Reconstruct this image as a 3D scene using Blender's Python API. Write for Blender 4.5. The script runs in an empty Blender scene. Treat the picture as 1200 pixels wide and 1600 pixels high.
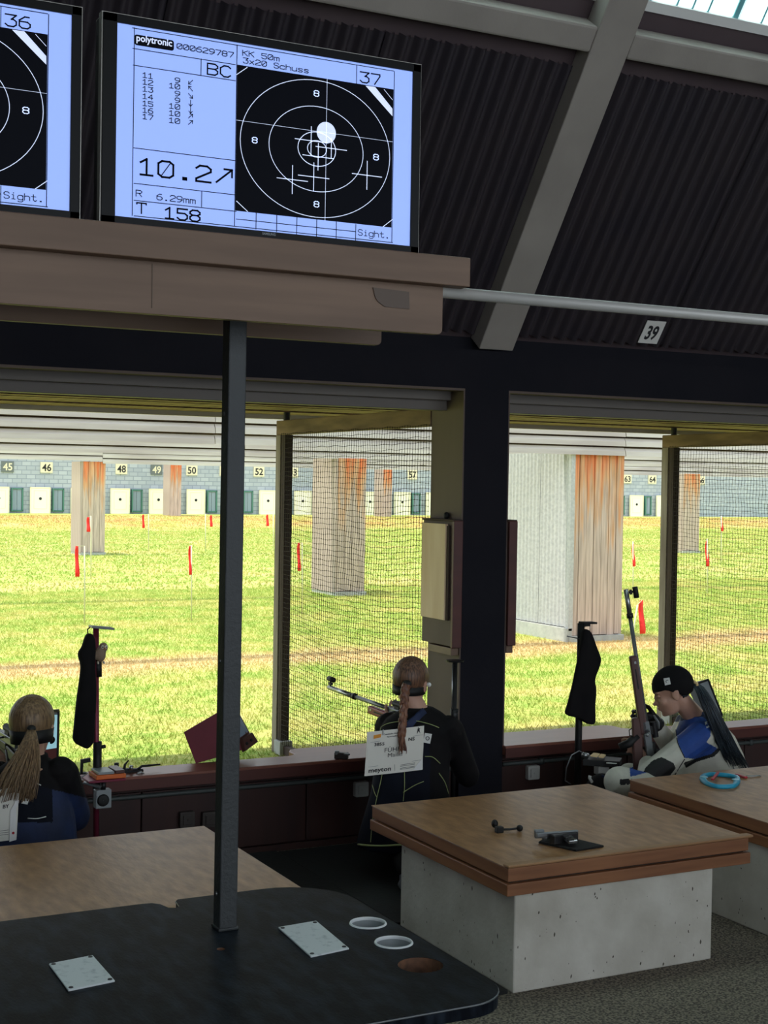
import bpy, bmesh, math, random
import numpy as np
from mathutils import Vector, Matrix
from mathutils.bvhtree import BVHTree
random.seed(7); rng = np.random.default_rng(7)
scene = bpy.context.scene
COL = scene.collection

# ---------------------------------------------------------------- camera
F, YAW, PITCH, ROLL, CH = 2238.36, .476129, .0195338, .0162, 1.75
fwd = Vector((math.sin(YAW)*math.cos(PITCH), math.cos(YAW)*math.cos(PITCH), -math.sin(PITCH)))
rgt0 = Vector((math.cos(YAW), -math.sin(YAW), 0)); up0 = rgt0.cross(fwd)
RG = rgt0*math.cos(ROLL) + up0*math.sin(ROLL)
UP = -rgt0*math.sin(ROLL) + up0*math.cos(ROLL)
CAM = Vector((0, 0, CH))
cd = bpy.data.cameras.new('camera'); cam = bpy.data.objects.new('camera', cd); COL.objects.link(cam)
cd.sensor_fit = 'VERTICAL'; cd.sensor_height = 36; cd.sensor_width = 27; cd.lens = F/1600*36
cd.clip_start = .05; cd.clip_end = 500
m = Matrix((RG, UP, -fwd)).transposed().to_4x4(); m.translation = CAM
cam.matrix_world = m; scene.camera = cam

# ---------------------------------------------------------------- world, sun, exposure
SKY_STRENGTH, SUN_STRENGTH, EXPOSURE = 2.05, 5.6, 0.0
w = bpy.data.worlds.new('sky'); scene.world = w; w.use_nodes = True
bg = w.node_tree.nodes['Background']; bg.inputs[0].default_value = (.82, .91, 1, 1); bg.inputs[1].default_value = SKY_STRENGTH
sd = bpy.data.lights.new('sun', 'SUN'); sd.energy = SUN_STRENGTH; sd.angle = .03; sd.color = (1, .95, .84)
sun = bpy.data.objects.new('sun', sd); COL.objects.link(sun)
sun.rotation_euler = Vector((.30, -.05, -.93)).to_track_quat('-Z', 'Y').to_euler(); sun.location = (-8, 4, 20)
scene.view_settings.view_transform = 'Standard'; scene.view_settings.look = 'None'
scene.view_settings.exposure = EXPOSURE; scene.view_settings.gamma = 1; scene.view_settings.use_curve_mapping = False
scene.cycles.use_denoising = True
scene.cycles.max_bounces = 8; scene.cycles.diffuse_bounces = 5; scene.cycles.transparent_max_bounces = 12

# ---------------------------------------------------------------- pixel <-> world helpers (photo frame 1200 x 1600)
def ray(x, y): return fwd + RG*((x-600)/F) - UP*((y-800)/F)
def at(x, y, X=None, Y=None, Z=None):
    r = ray(x, y)
    t = X/r.x if X is not None else Y/r.y if Y is not None else (Z-CH)/r.z
    return CAM + r*t
def px(p):
    d = Vector(p)-CAM; z = d.dot(fwd)
    return 600+F*d.dot(RG)/z, 800-F*d.dot(UP)/z
def depth(p): return (Vector(p)-CAM).dot(fwd)

# ---------------------------------------------------------------- materials
def lin(c):
    if max(c) > 1.0: c = [v/255 for v in c]
    return tuple(v/12.92 if v <= .04045 else ((v+.055)/1.055)**2.4 for v in c[:3])
MATS = {}
def mat(name, col, rough=.6, metal=0, col2=None, scale=6, stretch=(1, 1, 1), bump=0, bscale=None, emit=0, spec=.5, detail=4, lo=.35, hi=.65):
    if name in MATS: return MATS[name]
    mt = bpy.data.materials.new(name); mt.use_nodes = True; nt = mt.node_tree; N = nt.nodes; L = nt.links
    b = N['Principled BSDF']; c = lin(col)+(1,)
    b.inputs['Base Color'].default_value = c; b.inputs['Roughness'].default_value = rough; b.inputs['Metallic'].default_value = metal
    b.inputs['Specular IOR Level'].default_value = spec
    if emit:
        b.inputs['Emission Color'].default_value = c; b.inputs['Emission Strength'].default_value = emit
    if col2 or bump:
        tc = N.new('ShaderNodeTexCoord'); mp = N.new('ShaderNodeMapping'); mp.inputs['Scale'].default_value = stretch
        L.new(tc.outputs['Object'], mp.inputs[0])
        nz = N.new('ShaderNodeTexNoise'); nz.inputs['Scale'].default_value = scale; nz.inputs['Detail'].default_value = detail
        L.new(mp.outputs[0], nz.inputs['Vector'])
        if col2:
            cr = N.new('ShaderNodeValToRGB'); cr.color_ramp.elements[0].position = lo; cr.color_ramp.elements[1].position = hi
            cr.color_ramp.elements[0].color = c; cr.color_ramp.elements[1].color = lin(col2)+(1,)
            L.new(nz.outputs['Fac'], cr.inputs[0]); L.new(cr.outputs[0], b.inputs['Base Color'])
        if bump:
            n2 = nz
            if bscale:
                n2 = N.new('ShaderNodeTexNoise'); n2.inputs['Scale'].default_value = bscale; n2.inputs['Detail'].default_value = 3
                L.new(mp.outputs[0], n2.inputs['Vector'])
            bp = N.new('ShaderNodeBump'); bp.inputs['Strength'].default_value = bump; bp.inputs['Distance'].default_value = .01
            L.new(n2.outputs['Fac'], bp.inputs['Height']); L.new(bp.outputs[0], b.inputs['Normal'])
    MATS[name] = mt; return mt

M = dict(
    navy_wall=mat('dark_wall_paint', (27, 27, 34), .8, col2=(32, 31, 37), scale=3, bump=.1, bscale=60, spec=.15),
    carpet=mat('carpet', (74, 69, 60), .95, lo=.42, hi=.58, col2=(138, 129, 112), scale=110, bump=.8, detail=6),
    dull_black=mat('dull_black_surface', (22, 22, 22), .9, bump=.2, scale=50),
    sheet_dark=mat('dark_corrugated', (50, 45, 52), .5, col2=(58, 51, 55), scale=2.5),
    purple=mat('dark_purple_board', (72, 58, 62), .7, col2=(80, 66, 68), scale=2),
    beam=mat('grey_beam_paint', (150, 143, 135), .7, col2=(163, 156, 147), scale=3, bump=.1, bscale=50),
    jamb=mat('brown_jamb_board', (104, 88, 78), .7, col2=(94, 79, 70), scale=5, stretch=(1, 1, .2), bump=.1),
    maroon=mat('maroon_wood', (92, 44, 36), .5, col2=(76, 36, 30), scale=8, stretch=(.2, 1, 1), bump=.08),
    panel=mat('maroon_panel', (62, 34, 29), .6, col2=(50, 28, 25), scale=12, stretch=(1, 1, .1), bump=.1),
    sill=mat('sill_wood', (142, 88, 72), .35, col2=(126, 76, 62), scale=8, stretch=(.2, 1, 1), bump=.05),
    alu=mat('grey_shutter_metal', (108, 101, 94), .6, .0),
    conduit=mat('grey_conduit', (70, 76, 74), .5),
    shelfwood=mat('shelf_wood', (128, 102, 82), .55, col2=(112, 88, 70), scale=7, stretch=(.25, 1, 3), bump=.06),
    shelfdark=mat('shelf_wood_end', (96, 78, 62), .6),
    post=mat('grey_metal_post', (56, 59, 60), .5, .2, bump=.15, scale=120),
    pipe=mat('galvanised_pipe', (206, 204, 198), .4, .15),
    tabtop=mat('table_board', (136, 97, 64), .42, col2=(174, 131, 90), scale=9, stretch=(3.2, 1, 1), bump=.12, bscale=30, detail=8, lo=.3, hi=.7),
    tabedge=mat('table_edge_wood', (148, 98, 62), .5, col2=(122, 76, 46), scale=6, stretch=(.3, .3, 4), bump=.1),
    tabedge2=mat('table_lip_wood', (165, 125, 84), .5, col2=(140, 100, 66), scale=10, stretch=(.2, 1, 1)),
    block=mat('white_block_paint', (208, 204, 193), .8, lo=.3, hi=.8, col2=(172, 166, 152), scale=5, bump=.25, bscale=45),
    chip=mat('chipped_paint', (84, 78, 68), .9),
    blacktop=mat('black_tabletop', (10, 14, 21), .42, lo=.42, hi=.72, col2=(36, 44, 54), scale=11, spec=.1, stretch=(3, 1, 1), bump=.06, bscale=60),
    plate=mat('white_cover_plate', (214, 218, 220), .5, col2=(180, 186, 190), scale=60, lo=.55, hi=.75),
    cupring=mat('white_plastic', (225, 228, 230), .35),
    hole=mat('hole_wood', (120, 84, 60), .8, col2=(80, 56, 42), scale=40),
    dark=mat('dark_plastic', (24, 24, 26), .45),
    black=mat('matt_black', (14, 14, 15), .6),
    steel=mat('steel', (170, 172, 172), .3, .9),
    greymetal=mat('grey_metal', (120, 124, 126), .4, .6),
    screw=mat('screw_metal', (90, 90, 92), .4, .8),
    bezel=mat('tv_bezel', (9, 10, 12), .35, spec=.15),
    bezeledge=mat('tv_edge', (150, 148, 140), .3, .5),
    screen=mat('tv_screen_light', (152, 180, 250), .4, emit=.62),
    sdark=mat('tv_screen_dark', (6, 8, 16), .4, emit=.3, spec=.05),
    sline=mat('tv_screen_line', (215, 226, 255), .4, emit=.62),
    slate=mat('tv_screen_side', (160, 184, 246), .4, emit=.6),
    greywall=mat('blue_grey_brick', (150, 160, 170), .85),
    target=mat('target_white', (250, 246, 226), .8),
    targetfr=mat('target_frame', (238, 232, 205), .8),
    green=mat('green_frame', (74, 122, 110), .6),
    glassblue=mat('blue_grey_pane', (140, 156, 172), .3),
    plate_beige=mat('beige_plate', (226, 218, 190), .7),
    plate_dark=mat('dark_plate', (104, 112, 112), .7),
    ink=mat('black_ink', (38, 38, 40), .8),
    baffle=mat('weathered_white_board', (198, 192, 184), .8, col2=(172, 162, 156), scale=5, stretch=(.15, 1, 2), bump=.15),
    plankgrey=mat('grey_plank', (176, 160, 150), .85, col2=(150, 134, 126), scale=6, stretch=(2, 2, .15), bump=.2),
    corr=mat('white_corrugated', (184, 186, 186), .7, col2=(166, 168, 170), scale=30, bump=.1),
    concrete=mat('concrete', (176, 178, 172), .9, col2=(160, 162, 158), scale=15),
    rough=mat('rough_wood', (140, 114, 88), .8, col2=(100, 80, 62), scale=5, stretch=(3, .5, 3), bump=.3),
    roughdark=mat('dark_rough_wood', (74, 58, 48), .85, col2=(58, 46, 40), scale=6, stretch=(2, 2, .2), bump=.3),
    roughgrey=mat('grey_rough_wood', (150, 140, 126), .85, col2=(116, 104, 92), scale=8, stretch=(2, 2, .2), bump=.3),
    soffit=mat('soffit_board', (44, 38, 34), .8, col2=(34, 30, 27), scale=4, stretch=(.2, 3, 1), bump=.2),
    net=mat('net_cord', (62, 54, 44), .8),
    flag=mat('red_ribbon', (236, 40, 34), .7),
    flagpole=mat('pale_pole', (206, 204, 170), .6),
    skin=mat('skin', (204, 160, 138), .5, col2=(196, 150, 128), scale=20),
    lip=mat('lip_skin', (170, 104, 96), .45),
    blonde=mat('blonde_hair', (150, 122, 88), .45, col2=(98, 76, 54), scale=14, stretch=(9, 9, .7), bump=.3),
    brown=mat('brown_hair', (128, 92, 68), .45, col2=(70, 48, 38), scale=16, stretch=(9, 9, .7), bump=.3),
    brownred=mat('reddish_hair', (136, 90, 64), .45, col2=(90, 50, 36), scale=30, stretch=(3, 3, .7), bump=.3),
    darkhair=mat('dark_blue_hair', (50, 62, 72), .4, col2=(28, 34, 40), scale=20, stretch=(6, 6, .7), bump=.3),
    navy=mat('navy_jacket', (18, 22, 36), .8, spec=.2, col2=(15, 18, 28), scale=6, bump=.15, bscale=40),
    blackcloth=mat('black_cloth', (20, 19, 21), .9, spec=.2, col2=(27, 25, 26), scale=10, bump=.2),
    royal=mat('blue_jacket', (30, 72, 150), .65, col2=(26, 60, 128), scale=10, bump=.15, bscale=40),
    dkblue=mat('dark_blue_jacket', (26, 44, 86), .7, col2=(22, 34, 64), scale=8, bump=.15, bscale=40),
    jwhite=mat('white_jacket', (214, 212, 196), .6, col2=(200, 198, 184), scale=8, bump=.25, bscale=18),
    lime=mat('lime_piping', (168, 178, 118), .6),
    bib=mat('white_paper', (232, 230, 220), .7),
    foil=mat('clear_sleeve', (240, 240, 238), .25),
    red=mat('red_plastic', (176, 34, 46), .4),
    stockred=mat('red_stock', (150, 58, 56), .4),
    stockbrown=mat('brown_stock', (92, 62, 58), .4),
    magenta=mat('burgundy_metal', (122, 40, 62), .4, .3),
    orange=mat('orange_box', (226, 110, 44), .5),
    tan=mat('tan_cardboard', (238, 206, 150), .7),
    cyan=mat('cyan_plastic', (40, 160, 196), .35),
    cyanl=mat('pale_cyan_plastic', (150, 206, 220), .35),
    housing=mat('maroon_housing', (124, 50, 62), .55, col2=(112, 44, 56), scale=5),
    housingd=mat('brown_housing', (84, 50, 44), .5),
    ply=mat('pale_plywood', (242, 216, 180), .6, col2=(226, 194, 150), scale=5, stretch=(2, 2, .3)),
    socket=mat('socket_white', (200, 200, 194), .5),
    socketd=mat('socket_dark', (60, 52, 48), .5),
    owl=mat('owl_plush', (150, 128, 108), .9, bump=.3, scale=60),
    owlw=mat('owl_face', (226, 214, 196), .9),
    white=mat('plain_white', (228, 228, 224), .6),
    shoe=mat('grey_shoe', (90, 92, 100), .6),
    mon=mat('monitor_glow', (170, 224, 240), .3, emit=.5),
    mongrey=mat('monitor_grey', (150, 156, 158), .4),
    signw=mat('sign_white', (235, 233, 226), .6),
    bibor=mat('orange_print', (226, 150, 50), .7),
)
# ---------------------------------------------------------------- mesh builder
def V(p): return Vector(p)
class MB:
    def __init__(s): s.v = []; s.f = []; s.m = []
    def add(s, vs, fs, mi=0):
        o = len(s.v); s.v += [tuple(p) for p in vs]; s.f += [tuple(i+o for i in f) for f in fs]; s.m += [mi]*len(fs); return s
    def obox(s, c, ax, ay, az, mi=0):
        c, ax, ay, az = V(c), V(ax), V(ay), V(az)
        vs = [c+ax*i+ay*j+az*k for k in (-1, 1) for j in (-1, 1) for i in (-1, 1)]
        fs = [(0, 2, 3, 1), (4, 5, 7, 6), (0, 1, 5, 4), (2, 6, 7, 3), (0, 4, 6, 2), (1, 3, 7, 5)]
        if ax.cross(ay).dot(az) < 0: fs = [f[::-1] for f in fs]
        return s.add(vs, fs, mi)
    def box(s, x0, x1, y0, y1, z0, z1, mi=0):
        return s.obox(((x0+x1)/2, (y0+y1)/2, (z0+z1)/2), (abs(x1-x0)/2, 0, 0), (0, abs(y1-y0)/2, 0), (0, 0, abs(z1-z0)/2), mi)
    def bar(s, p0, p1, w, h, upv=(0, 0, 1), mi=0):
        p0, p1 = V(p0), V(p1); d = (p1-p0); a = d.normalized(); u = V(upv); u = (u-a*u.dot(a)).normalized(); r = a.cross(u)
        return s.obox((p0+p1)/2, d/2, r*(w/2), u*(h/2), mi)
    def tube(s, pts, r, n=8, mi=0, flat=1, upv=None):
        pts = [V(p) for p in pts]; k = len(pts)
        rs = r if isinstance(r, (list, tuple)) else [r]*k
        vs = []; u = None
        for i, p in enumerate(pts):
            t = (pts[min(i+1, k-1)]-pts[max(i-1, 0)])
            t = t.normalized() if t.length > 1e-9 else V((0, 0, 1))
            if u is None:
                u = V(upv) if upv else (V((0, 0, 1)) if abs(t.z) < .9 else V((0, 1, 0)))
            u = (u-t*u.dot(t)).normalized(); b = t.cross(u)
            for j in range(n):
                a = 2*math.pi*j/n; vs.append(p+b*(math.cos(a)*rs[i])+u*(math.sin(a)*rs[i]*flat))
        fs = [(i*n+j, i*n+(j+1) % n, (i+1)*n+(j+1) % n, (i+1)*n+j) for i in range(k-1) for j in range(n)]
        fs += [tuple(range(n))[::-1], tuple((k-1)*n+j for j in range(n))]
        return s.add(vs, fs, mi)
    def ell(s, c, r, R=None, nu=18, nv=11, mi=0, noise=0):
        c = V(c); r = (r, r, r) if isinstance(r, (int, float)) else r
        vs = [V((0, 0, r[2]))]
        for i in range(1, nv):
            t = math.pi*i/nv
            for j in range(nu):
                a = 2*math.pi*j/nu; vs.append(V((r[0]*math.sin(t)*math.cos(a), r[1]*math.sin(t)*math.sin(a), r[2]*math.cos(t))))
        vs.append(V((0, 0, -r[2])))
        fs = [(0, 1+j, 1+(j+1) % nu) for j in range(nu)]
        for i in range(nv-2):
            for j in range(nu):
                a = 1+i*nu; fs.append((a+j, a+nu+j, a+nu+(j+1) % nu, a+(j+1) % nu))
        l = len(vs)-1; a = 1+(nv-2)*nu
        fs += [(a+j, l, a+(j+1) % nu) for j in range(nu)]
        if R is not None: vs = [R @ v for v in vs]
        return s.add([v+c for v in vs], fs, mi)
    def cap(s, p0, r0, p1, r1, n=14):
        p0, p1 = V(p0), V(p1); d = p1-p0; L = d.length; a = d/L if L > 1e-6 else V((0, 0, 1))
        pts = []; rs = []
        for t in (1, .85, .5, .0):
            pts.append(p0-a*r0*math.sin(t*math.pi/2)); rs.append(max(r0*math.cos(t*math.pi/2), 1e-3))
        for t in (.0, .5, .85, 1):
            pts.append(p1+a*r1*math.sin(t*math.pi/2)); rs.append(max(r1*math.cos(t*math.pi/2), 1e-3))
        return s.tube(pts, rs, n)
    def prism(s, pts, off, mi=0):
        pts = [V(p) for p in pts]; off = V(off); n = len(pts)
        nrm = sum(((pts[i]-pts[0]).cross(pts[(i+1) % n]-pts[0]) for i in range(n)), V((0, 0, 0)))
        if nrm.dot(off) > 0: pts = pts[::-1]
        vs = pts+[p+off for p in pts]
        fs = [tuple(range(n)), tuple(range(2*n-1, n-1, -1))]
        fs += [(i, i+n, (i+1) % n+n, (i+1) % n) for i in range(n)]
        return s.add(vs, [f[::-1] if False else f for f in fs], mi)
    def lathe(s, c, prof, axis=(0, 0, 1), n=24, mi=0):
        c = V(c); a = V(axis).normalized(); u = V((1, 0, 0)) if abs(a.x) < .9 else V((0, 1, 0)); u = (u-a*u.dot(a)).normalized(); b = a.cross(u)
        vs = []
        for (r, h) in prof:
            for j in range(n):
                t = 2*math.pi*j/n; vs.append(c+a*h+u*(r*math.cos(t))+b*(r*math.sin(t)))
        k = len(prof)
        fs = [(i*n+j, i*n+(j+1) % n, (i+1)*n+(j+1) % n, (i+1)*n+j) for i in range(k-1) for j in range(n)]
        return s.add(vs, fs, mi)
    def loft(s, secs, n=28, mi=0, power=2.0):
        # secs: (center, ax, ay) ellipses
        vs = []
        for (c, ax, ay) in secs:
            c, ax, ay = V(c), V(ax), V(ay)
            for j in range(n):
                t = 2*math.pi*j/n; cc, ss = math.cos(t), math.sin(t)
                cc = math.copysign(abs(cc)**(2/power), cc); ss = math.copysign(abs(ss)**(2/power), ss)
                vs.append(c+ax*cc+ay*ss)
        k = len(secs)
        fs = [(i*n+j, i*n+(j+1) % n, (i+1)*n+(j+1) % n, (i+1)*n+j) for i in range(k-1) for j in range(n)]
        fs += [tuple(range(n))[::-1], tuple((k-1)*n+j for j in range(n))]
        return s.add(vs, fs, mi)
    def mesh(s, name):
        me = bpy.data.meshes.new(name); me.from_pydata(s.v, [], s.f); me.polygons.foreach_set('material_index', s.m); me.update(); return me
    def build(s, name, mats, parent=None, smooth=False, bevel=0, remesh=0, smoothit=0, sub=0, fixn=True):
        lo = [min(p[i] for p in s.v) for i in range(3)]; hi = [max(p[i] for p in s.v) for i in range(3)]
        c = V(((lo[0]+hi[0])/2, (lo[1]+hi[1])/2, lo[2]))
        s.v = [(p[0]-c.x, p[1]-c.y, p[2]-c.z) for p in s.v]
        me = s.mesh(name)
        if fixn:
            bm = bmesh.new(); bm.from_mesh(me); bmesh.ops.recalc_face_normals(bm, faces=bm.faces); bm.to_mesh(me); bm.free()
        return link(name, me, mats, parent, c, smooth, bevel, remesh, smoothit, sub)
def link(name, me, mats, parent=None, loc=(0, 0, 0), smooth=False, bevel=0, remesh=0, smoothit=0, sub=0):
    if not isinstance(mats, (list, tuple)): mats = [mats]
    if not me.materials:
        for k in mats: me.materials.append(M[k] if isinstance(k, str) else k)
    o = bpy.data.objects.new(name, me); o.location = loc; COL.objects.link(o)
    if remesh:
        md = o.modifiers.new('r', 'REMESH'); md.mode = 'VOXEL'; md.voxel_size = remesh
        if smoothit: ms = o.modifiers.new('s', 'SMOOTH'); ms.factor = .5; ms.iterations = smoothit
        dg = bpy.context.evaluated_depsgraph_get(); dg.update()
        nm = bpy.data.meshes.new_from_object(o.evaluated_get(dg)); o.modifiers.clear(); old = o.data; o.data = nm; bpy.data.meshes.remove(old)
        nm.name = name
        if not nm.materials:
            for k in mats: nm.materials.append(M[k] if isinstance(k, str) else k)
    if smooth: o.data.polygons.foreach_set('use_smooth', [True]*len(o.data.polygons))
    if bevel:
        md = o.modifiers.new('bevel', 'BEVEL'); md.width = bevel; md.segments = 2; md.limit_method = 'ANGLE'; md.angle_limit = .7
    if sub:
        md = o.modifiers.new('sub', 'SUBSURF'); md.levels = md.render_levels = sub
    if parent: setp(o, parent)
    return o
def setp(o, parent):
    o.parent = parent
    wl = V(parent.location)
    if parent.parent: wl = V(parent.location)   # child locations are stored in world units (translation-only parents)
    o.matrix_parent_inverse = Matrix.Translation(-wl) if not parent.parent else (Matrix.Translation(-wl))
def thing(name, label, cat, loc=(0, 0, 0), group=None):
    o = bpy.data.objects.new(name, None); COL.objects.link(o); o.location = loc; o.empty_display_size = .1
    return tag(o, label, cat, group)
def tag(o, label=None, cat=None, group=None, kind=None):
    if label: o['label'] = label
    if cat: o['category'] = cat
    if group: o['group'] = group
    if kind: o['kind'] = kind
    return o
def struct(name, loc=(0, 0, 0), label=None):
    o = bpy.data.objects.new(name, None); COL.objects.link(o); o.location = loc; o['kind'] = 'structure'
    if label: o['label'] = label
    return o
def piece(o, name=None, loc=None, parent=None):
    c = o.copy(); COL.objects.link(c)
    if loc is not None: c.location = loc
    if parent: setp(c, parent)
    return c
FONTCACHE = {}
def text_polys(txt, size=1.0, bold=0):
    key = (txt, bold)
    if key not in FONTCACHE:
        cu = bpy.data.curves.new('t', 'FONT'); cu.body = txt; cu.size = 1; cu.offset = bold; cu.resolution_u = 3
        o = bpy.data.objects.new('t', cu); COL.objects.link(o)
        dg = bpy.context.evaluated_depsgraph_get(); dg.update()
        me = bpy.data.meshes.new_from_object(o.evaluated_get(dg))
        FONTCACHE[key] = ([tuple(v.co) for v in me.vertices], [tuple(p.vertices) for p in me.polygons])
        bpy.data.objects.remove(o); bpy.data.curves.remove(cu); bpy.data.meshes.remove(me)
    return FONTCACHE[key]
def put_text(mb, txt, o, ux, uy, mi=0, bold=0, width=None, height=None):
    """text with lower-left o; ux, uy unit directions; fitted to width x height (metres; cap height)"""
    vs, fs = text_polys(txt, 1, bold)
    if not vs: return
    x0 = min(v[0] for v in vs); x1 = max(v[0] for v in vs); y0 = 0; y1 = max(v[1] for v in vs)
    sx = width/(x1-x0) if width else height/(y1-y0); sy = height/(y1-y0) if height else sx
    o, ux, uy = V(o), V(ux), V(uy)
    mb.add([o+ux*((v[0]-x0)*sx)+uy*((v[1]-y0)*sy) for v in vs], fs, mi)
def inpoly(x, y, P):
    r = False; n = len(P)
    for i in range(n):
        x0, y0 = P[i]; x1, y1 = P[i-1]
        if (y0 > y) != (y1 > y) and x < (x1-x0)*(y-y0)/(y1-y0)+x0: r = not r
    return r
def rrect(x0, x1, y0, y1, r, n=5):
    """rounded rectangle outline; r: radius or 4 radii (x0y0, x1y0, x1y1, x0y1)"""
    rs = r if isinstance(r, (list, tuple)) else [r]*4; out = []
    for (cx, cy, a0, rr) in ((x0+rs[0], y0+rs[0], 180, rs[0]), (x1-rs[1], y0+rs[1], 270, rs[1]), (x1-rs[2], y1-rs[2], 0, rs[2]), (x0+rs[3], y1-rs[3], 90, rs[3])):
        for i in range(n+1):
            a = math.radians(a0+90*i/n); out.append((cx+rr*math.cos(a), cy+rr*math.sin(a)))
    return out
# ================================================================ the setting: hall
WY = 6.2; WO = 6.52; SZ = .425; HZ = 2.235; RK = 1.37; PER = 3.124
def rz(Y, off=0): return 2.436+off+RK*(WY-Y)
cols = [3.644-PER, 3.644, 3.644+PER]; CW = .257

b = MB(); b.box(-3.5, 12, -4, 6.25, -.12, 0)
floor = tag(b.build('floor', 'carpet'), 'speckled grey brown carpet floor of the hall', kind='structure')

wf = struct('wall_front', (3.8, WY, 0), 'dark painted window wall with columns and maroon boards under the sills')
b = MB(); b.box(-3.5, 12, WY, WO, HZ, 2.43); b.box(-3.5, 12, WY+.09, WO, 2.43, 2.75); b.build('header', 'navy_wall', wf)
for c in cols:
    b = MB(); b.box(c, c+CW, WY, WO, 0, HZ); b.build('column', 'navy_wall', wf)
b = MB(); b.box(-3.5, cols[0], WY, WO, 0, HZ); b.build('end_wall', 'navy_wall', wf)
b = MB(); b.box(cols[2]+CW, 12, WY, WO, 0, HZ); b.build('end_wall', 'navy_wall', wf)
pm = None
for wi in (0, 1):
    x0 = cols[wi]+CW; x1 = cols[wi+1]
    b = MB(); b.box(x0, x1, 6.26, WO, 0, SZ-.05); b.build('lower_wall', 'panel', wf)
    n = 7; pw = (x1-x0)/n
    for i in range(n):
        if pm is None:
            b = MB(); b.box(x0+.003, x0+pw-.003, 6.24, 6.262, .035, SZ-.09); pm = b.build('panel', 'panel', wf, bevel=.003)
        else:
            p = piece(pm, loc=(x0+pw*(i+.5), pm.location.y, pm.location.z), parent=wf)
    b = MB(); b.box(x0, x1, 6.232, 6.262, .0, .03); b.build('baseboard', 'panel', wf)

def sill_outline(x0, x1, n0, n1):
    return [(x0, 6.17), (x1, 6.17), (x1, WO), (n1+.05, WO), (n1+.02, WO-.015), (n1, WO-.05), (n1, 6.40), (n1-.02, 6.375), (n1-.05, 6.36),
            (n0+.05, 6.36), (n0+.02, 6.375), (n0, 6.40), (n0, WO-.05), (n0-.02, WO-.015), (n0-.05, WO), (x0, WO)]
for wi, (n0, n1) in enumerate(((1.65, 2.83), (4.80, 5.97))):
    x0 = cols[wi]+CW; x1 = cols[wi+1]
    win = struct('window_%d' % (wi+1), ((x0+x1)/2, 6.35, SZ), ['wide open firing window on the left', 'wide open firing window on the right'][wi])
    o = sill_outline(x0, x1, n0, n1)
    b = MB(); b.prism([(x, y, SZ-.05) for x, y in o], (0, 0, .05)); b.build('sill', 'sill', win, bevel=.006)
    b = MB(); b.box(x0, x1, 6.168, 6.178, SZ-.062, SZ-.012); b.build('sill_fascia', 'maroon', win, bevel=.002)
    b = MB(); b.box(x0, x1, WY+.001, WY+.09, HZ-.012, HZ); b.build('head_strip', 'jamb', win)
    b = MB(); b.box(x0, x1, WY+.13, WY+.17, HZ-.055, HZ); b.build('shutter_rail', 'alu', win, bevel=.003)
    b = MB(); b.box(x0, x1, WY+.17, WY+.24, HZ-.105, HZ); b.build('shutter_box', 'alu', win, bevel=.003)
    for i in range(3):
        b = MB(); b.box(x0, x1, WY+.25, WY+.262, HZ-.10+i*.03, HZ-.073+i*.03); b.build('shutter_slat', 'greymetal', win, bevel=.003)
    for xx, sg in ((x0, 1), (x1, -1)):
        b = MB(); b.box(xx, xx+sg*.008, WY+.001, WO+.004, SZ, HZ-.012); b.build('jamb_lining', 'jamb', win)
    pts = [(x0+.02+(x1-x0-.04)*i/12, 6.228, SZ-.105) for i in range(13)]
    b = MB(); b.tube(pts, .011, 10)
    for i in (1, 4, 7, 10): b.box(pts[i][0]-.012, pts[i][0]+.012, 6.215, 6.242, SZ-.12, SZ-.09)
    b.build('conduit', 'conduit', win, smooth=True)

# ceiling -----------------------------------------------------------------
ceil = struct('ceiling', (3.8, 5.5, 3.2), 'steep dark corrugated ceiling slope with grey beams')
def corr_sheet(name, x0, x1, Y0, Y1, off, m, parent, pitch=.076, amp=.021):
    n = int((x1-x0)/pitch*8); b = MB(); vs = []; fs = []
    nv = V((0, -RK, -1)).normalized()
    rows = 5
    for r in range(rows):
        Y = Y0+(Y1-Y0)*r/(rows-1); z = rz(Y, off)
        for i in range(n+1):
            x = x0+(x1-x0)*i/n; a = amp*math.sin(2*math.pi*(x-x0)/pitch)+.0015*math.sin(x*7+r*1.3)
            vs.append(V((x, Y, z))+nv*a)
    for r in range(rows-1):
        for i in range(n): a = r*(n+1)+i; fs.append((a, a+1, a+n+2, a+n+1))
    b.add(vs, fs); return b.build(name, m, parent, smooth=True, fixn=False)
for (x0, x1) in ((-.1, 3.72), (3.92, 6.85), (7.05, 10.2)):
    n = max(1, round((x1-x0)/.95)); w_ = (x1-x0)/n
    for i in range(n): corr_sheet('corrugated_sheet', x0+w_*i, x0+w_*(i+1)+.01, 6.24, 5.41, .14, 'sheet_dark', ceil)
b = MB(); nrm = V((0, RK, 1)).normalized()
def slope_box(b, x0, x1, Ya, Yb, off, th, mi=0):
    p = [V((x, Y, rz(Y, off))) for x, Y in ((x0, Ya), (x1, Ya), (x1, Yb), (x0, Yb))]
    b.prism(p, nrm*th, mi); return b
slope_box(b, -3.5, 12, 6.3, 5.245, .19, .04); b.build('backing_board', 'purple', ceil)
for (x0, x1) in ((-.1, 3.72), (3.92, 6.85), (7.05, 10.2)):
    b = MB(); slope_box(b, x0, x1, 5.43, 5.34, .165, .03); b.build('ledge_board', 'purple', ceil, bevel=.004)
    for k in range(int((x1-x0)/.4)):
        b = MB(); slope_box(b, x0+.1+k*.4, x0+.13+k*.4+.03, 5.375, 5.37, .158, .01); b.build('clip', 'beam', ceil)
for c in (.70, 3.82, 6.945):
    b = MB(); slope_box(b, c-.1, c+.1, 6.20, 3.9, 0, .11); b.build('rafter', 'beam', ceil, bevel=.006)
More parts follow.
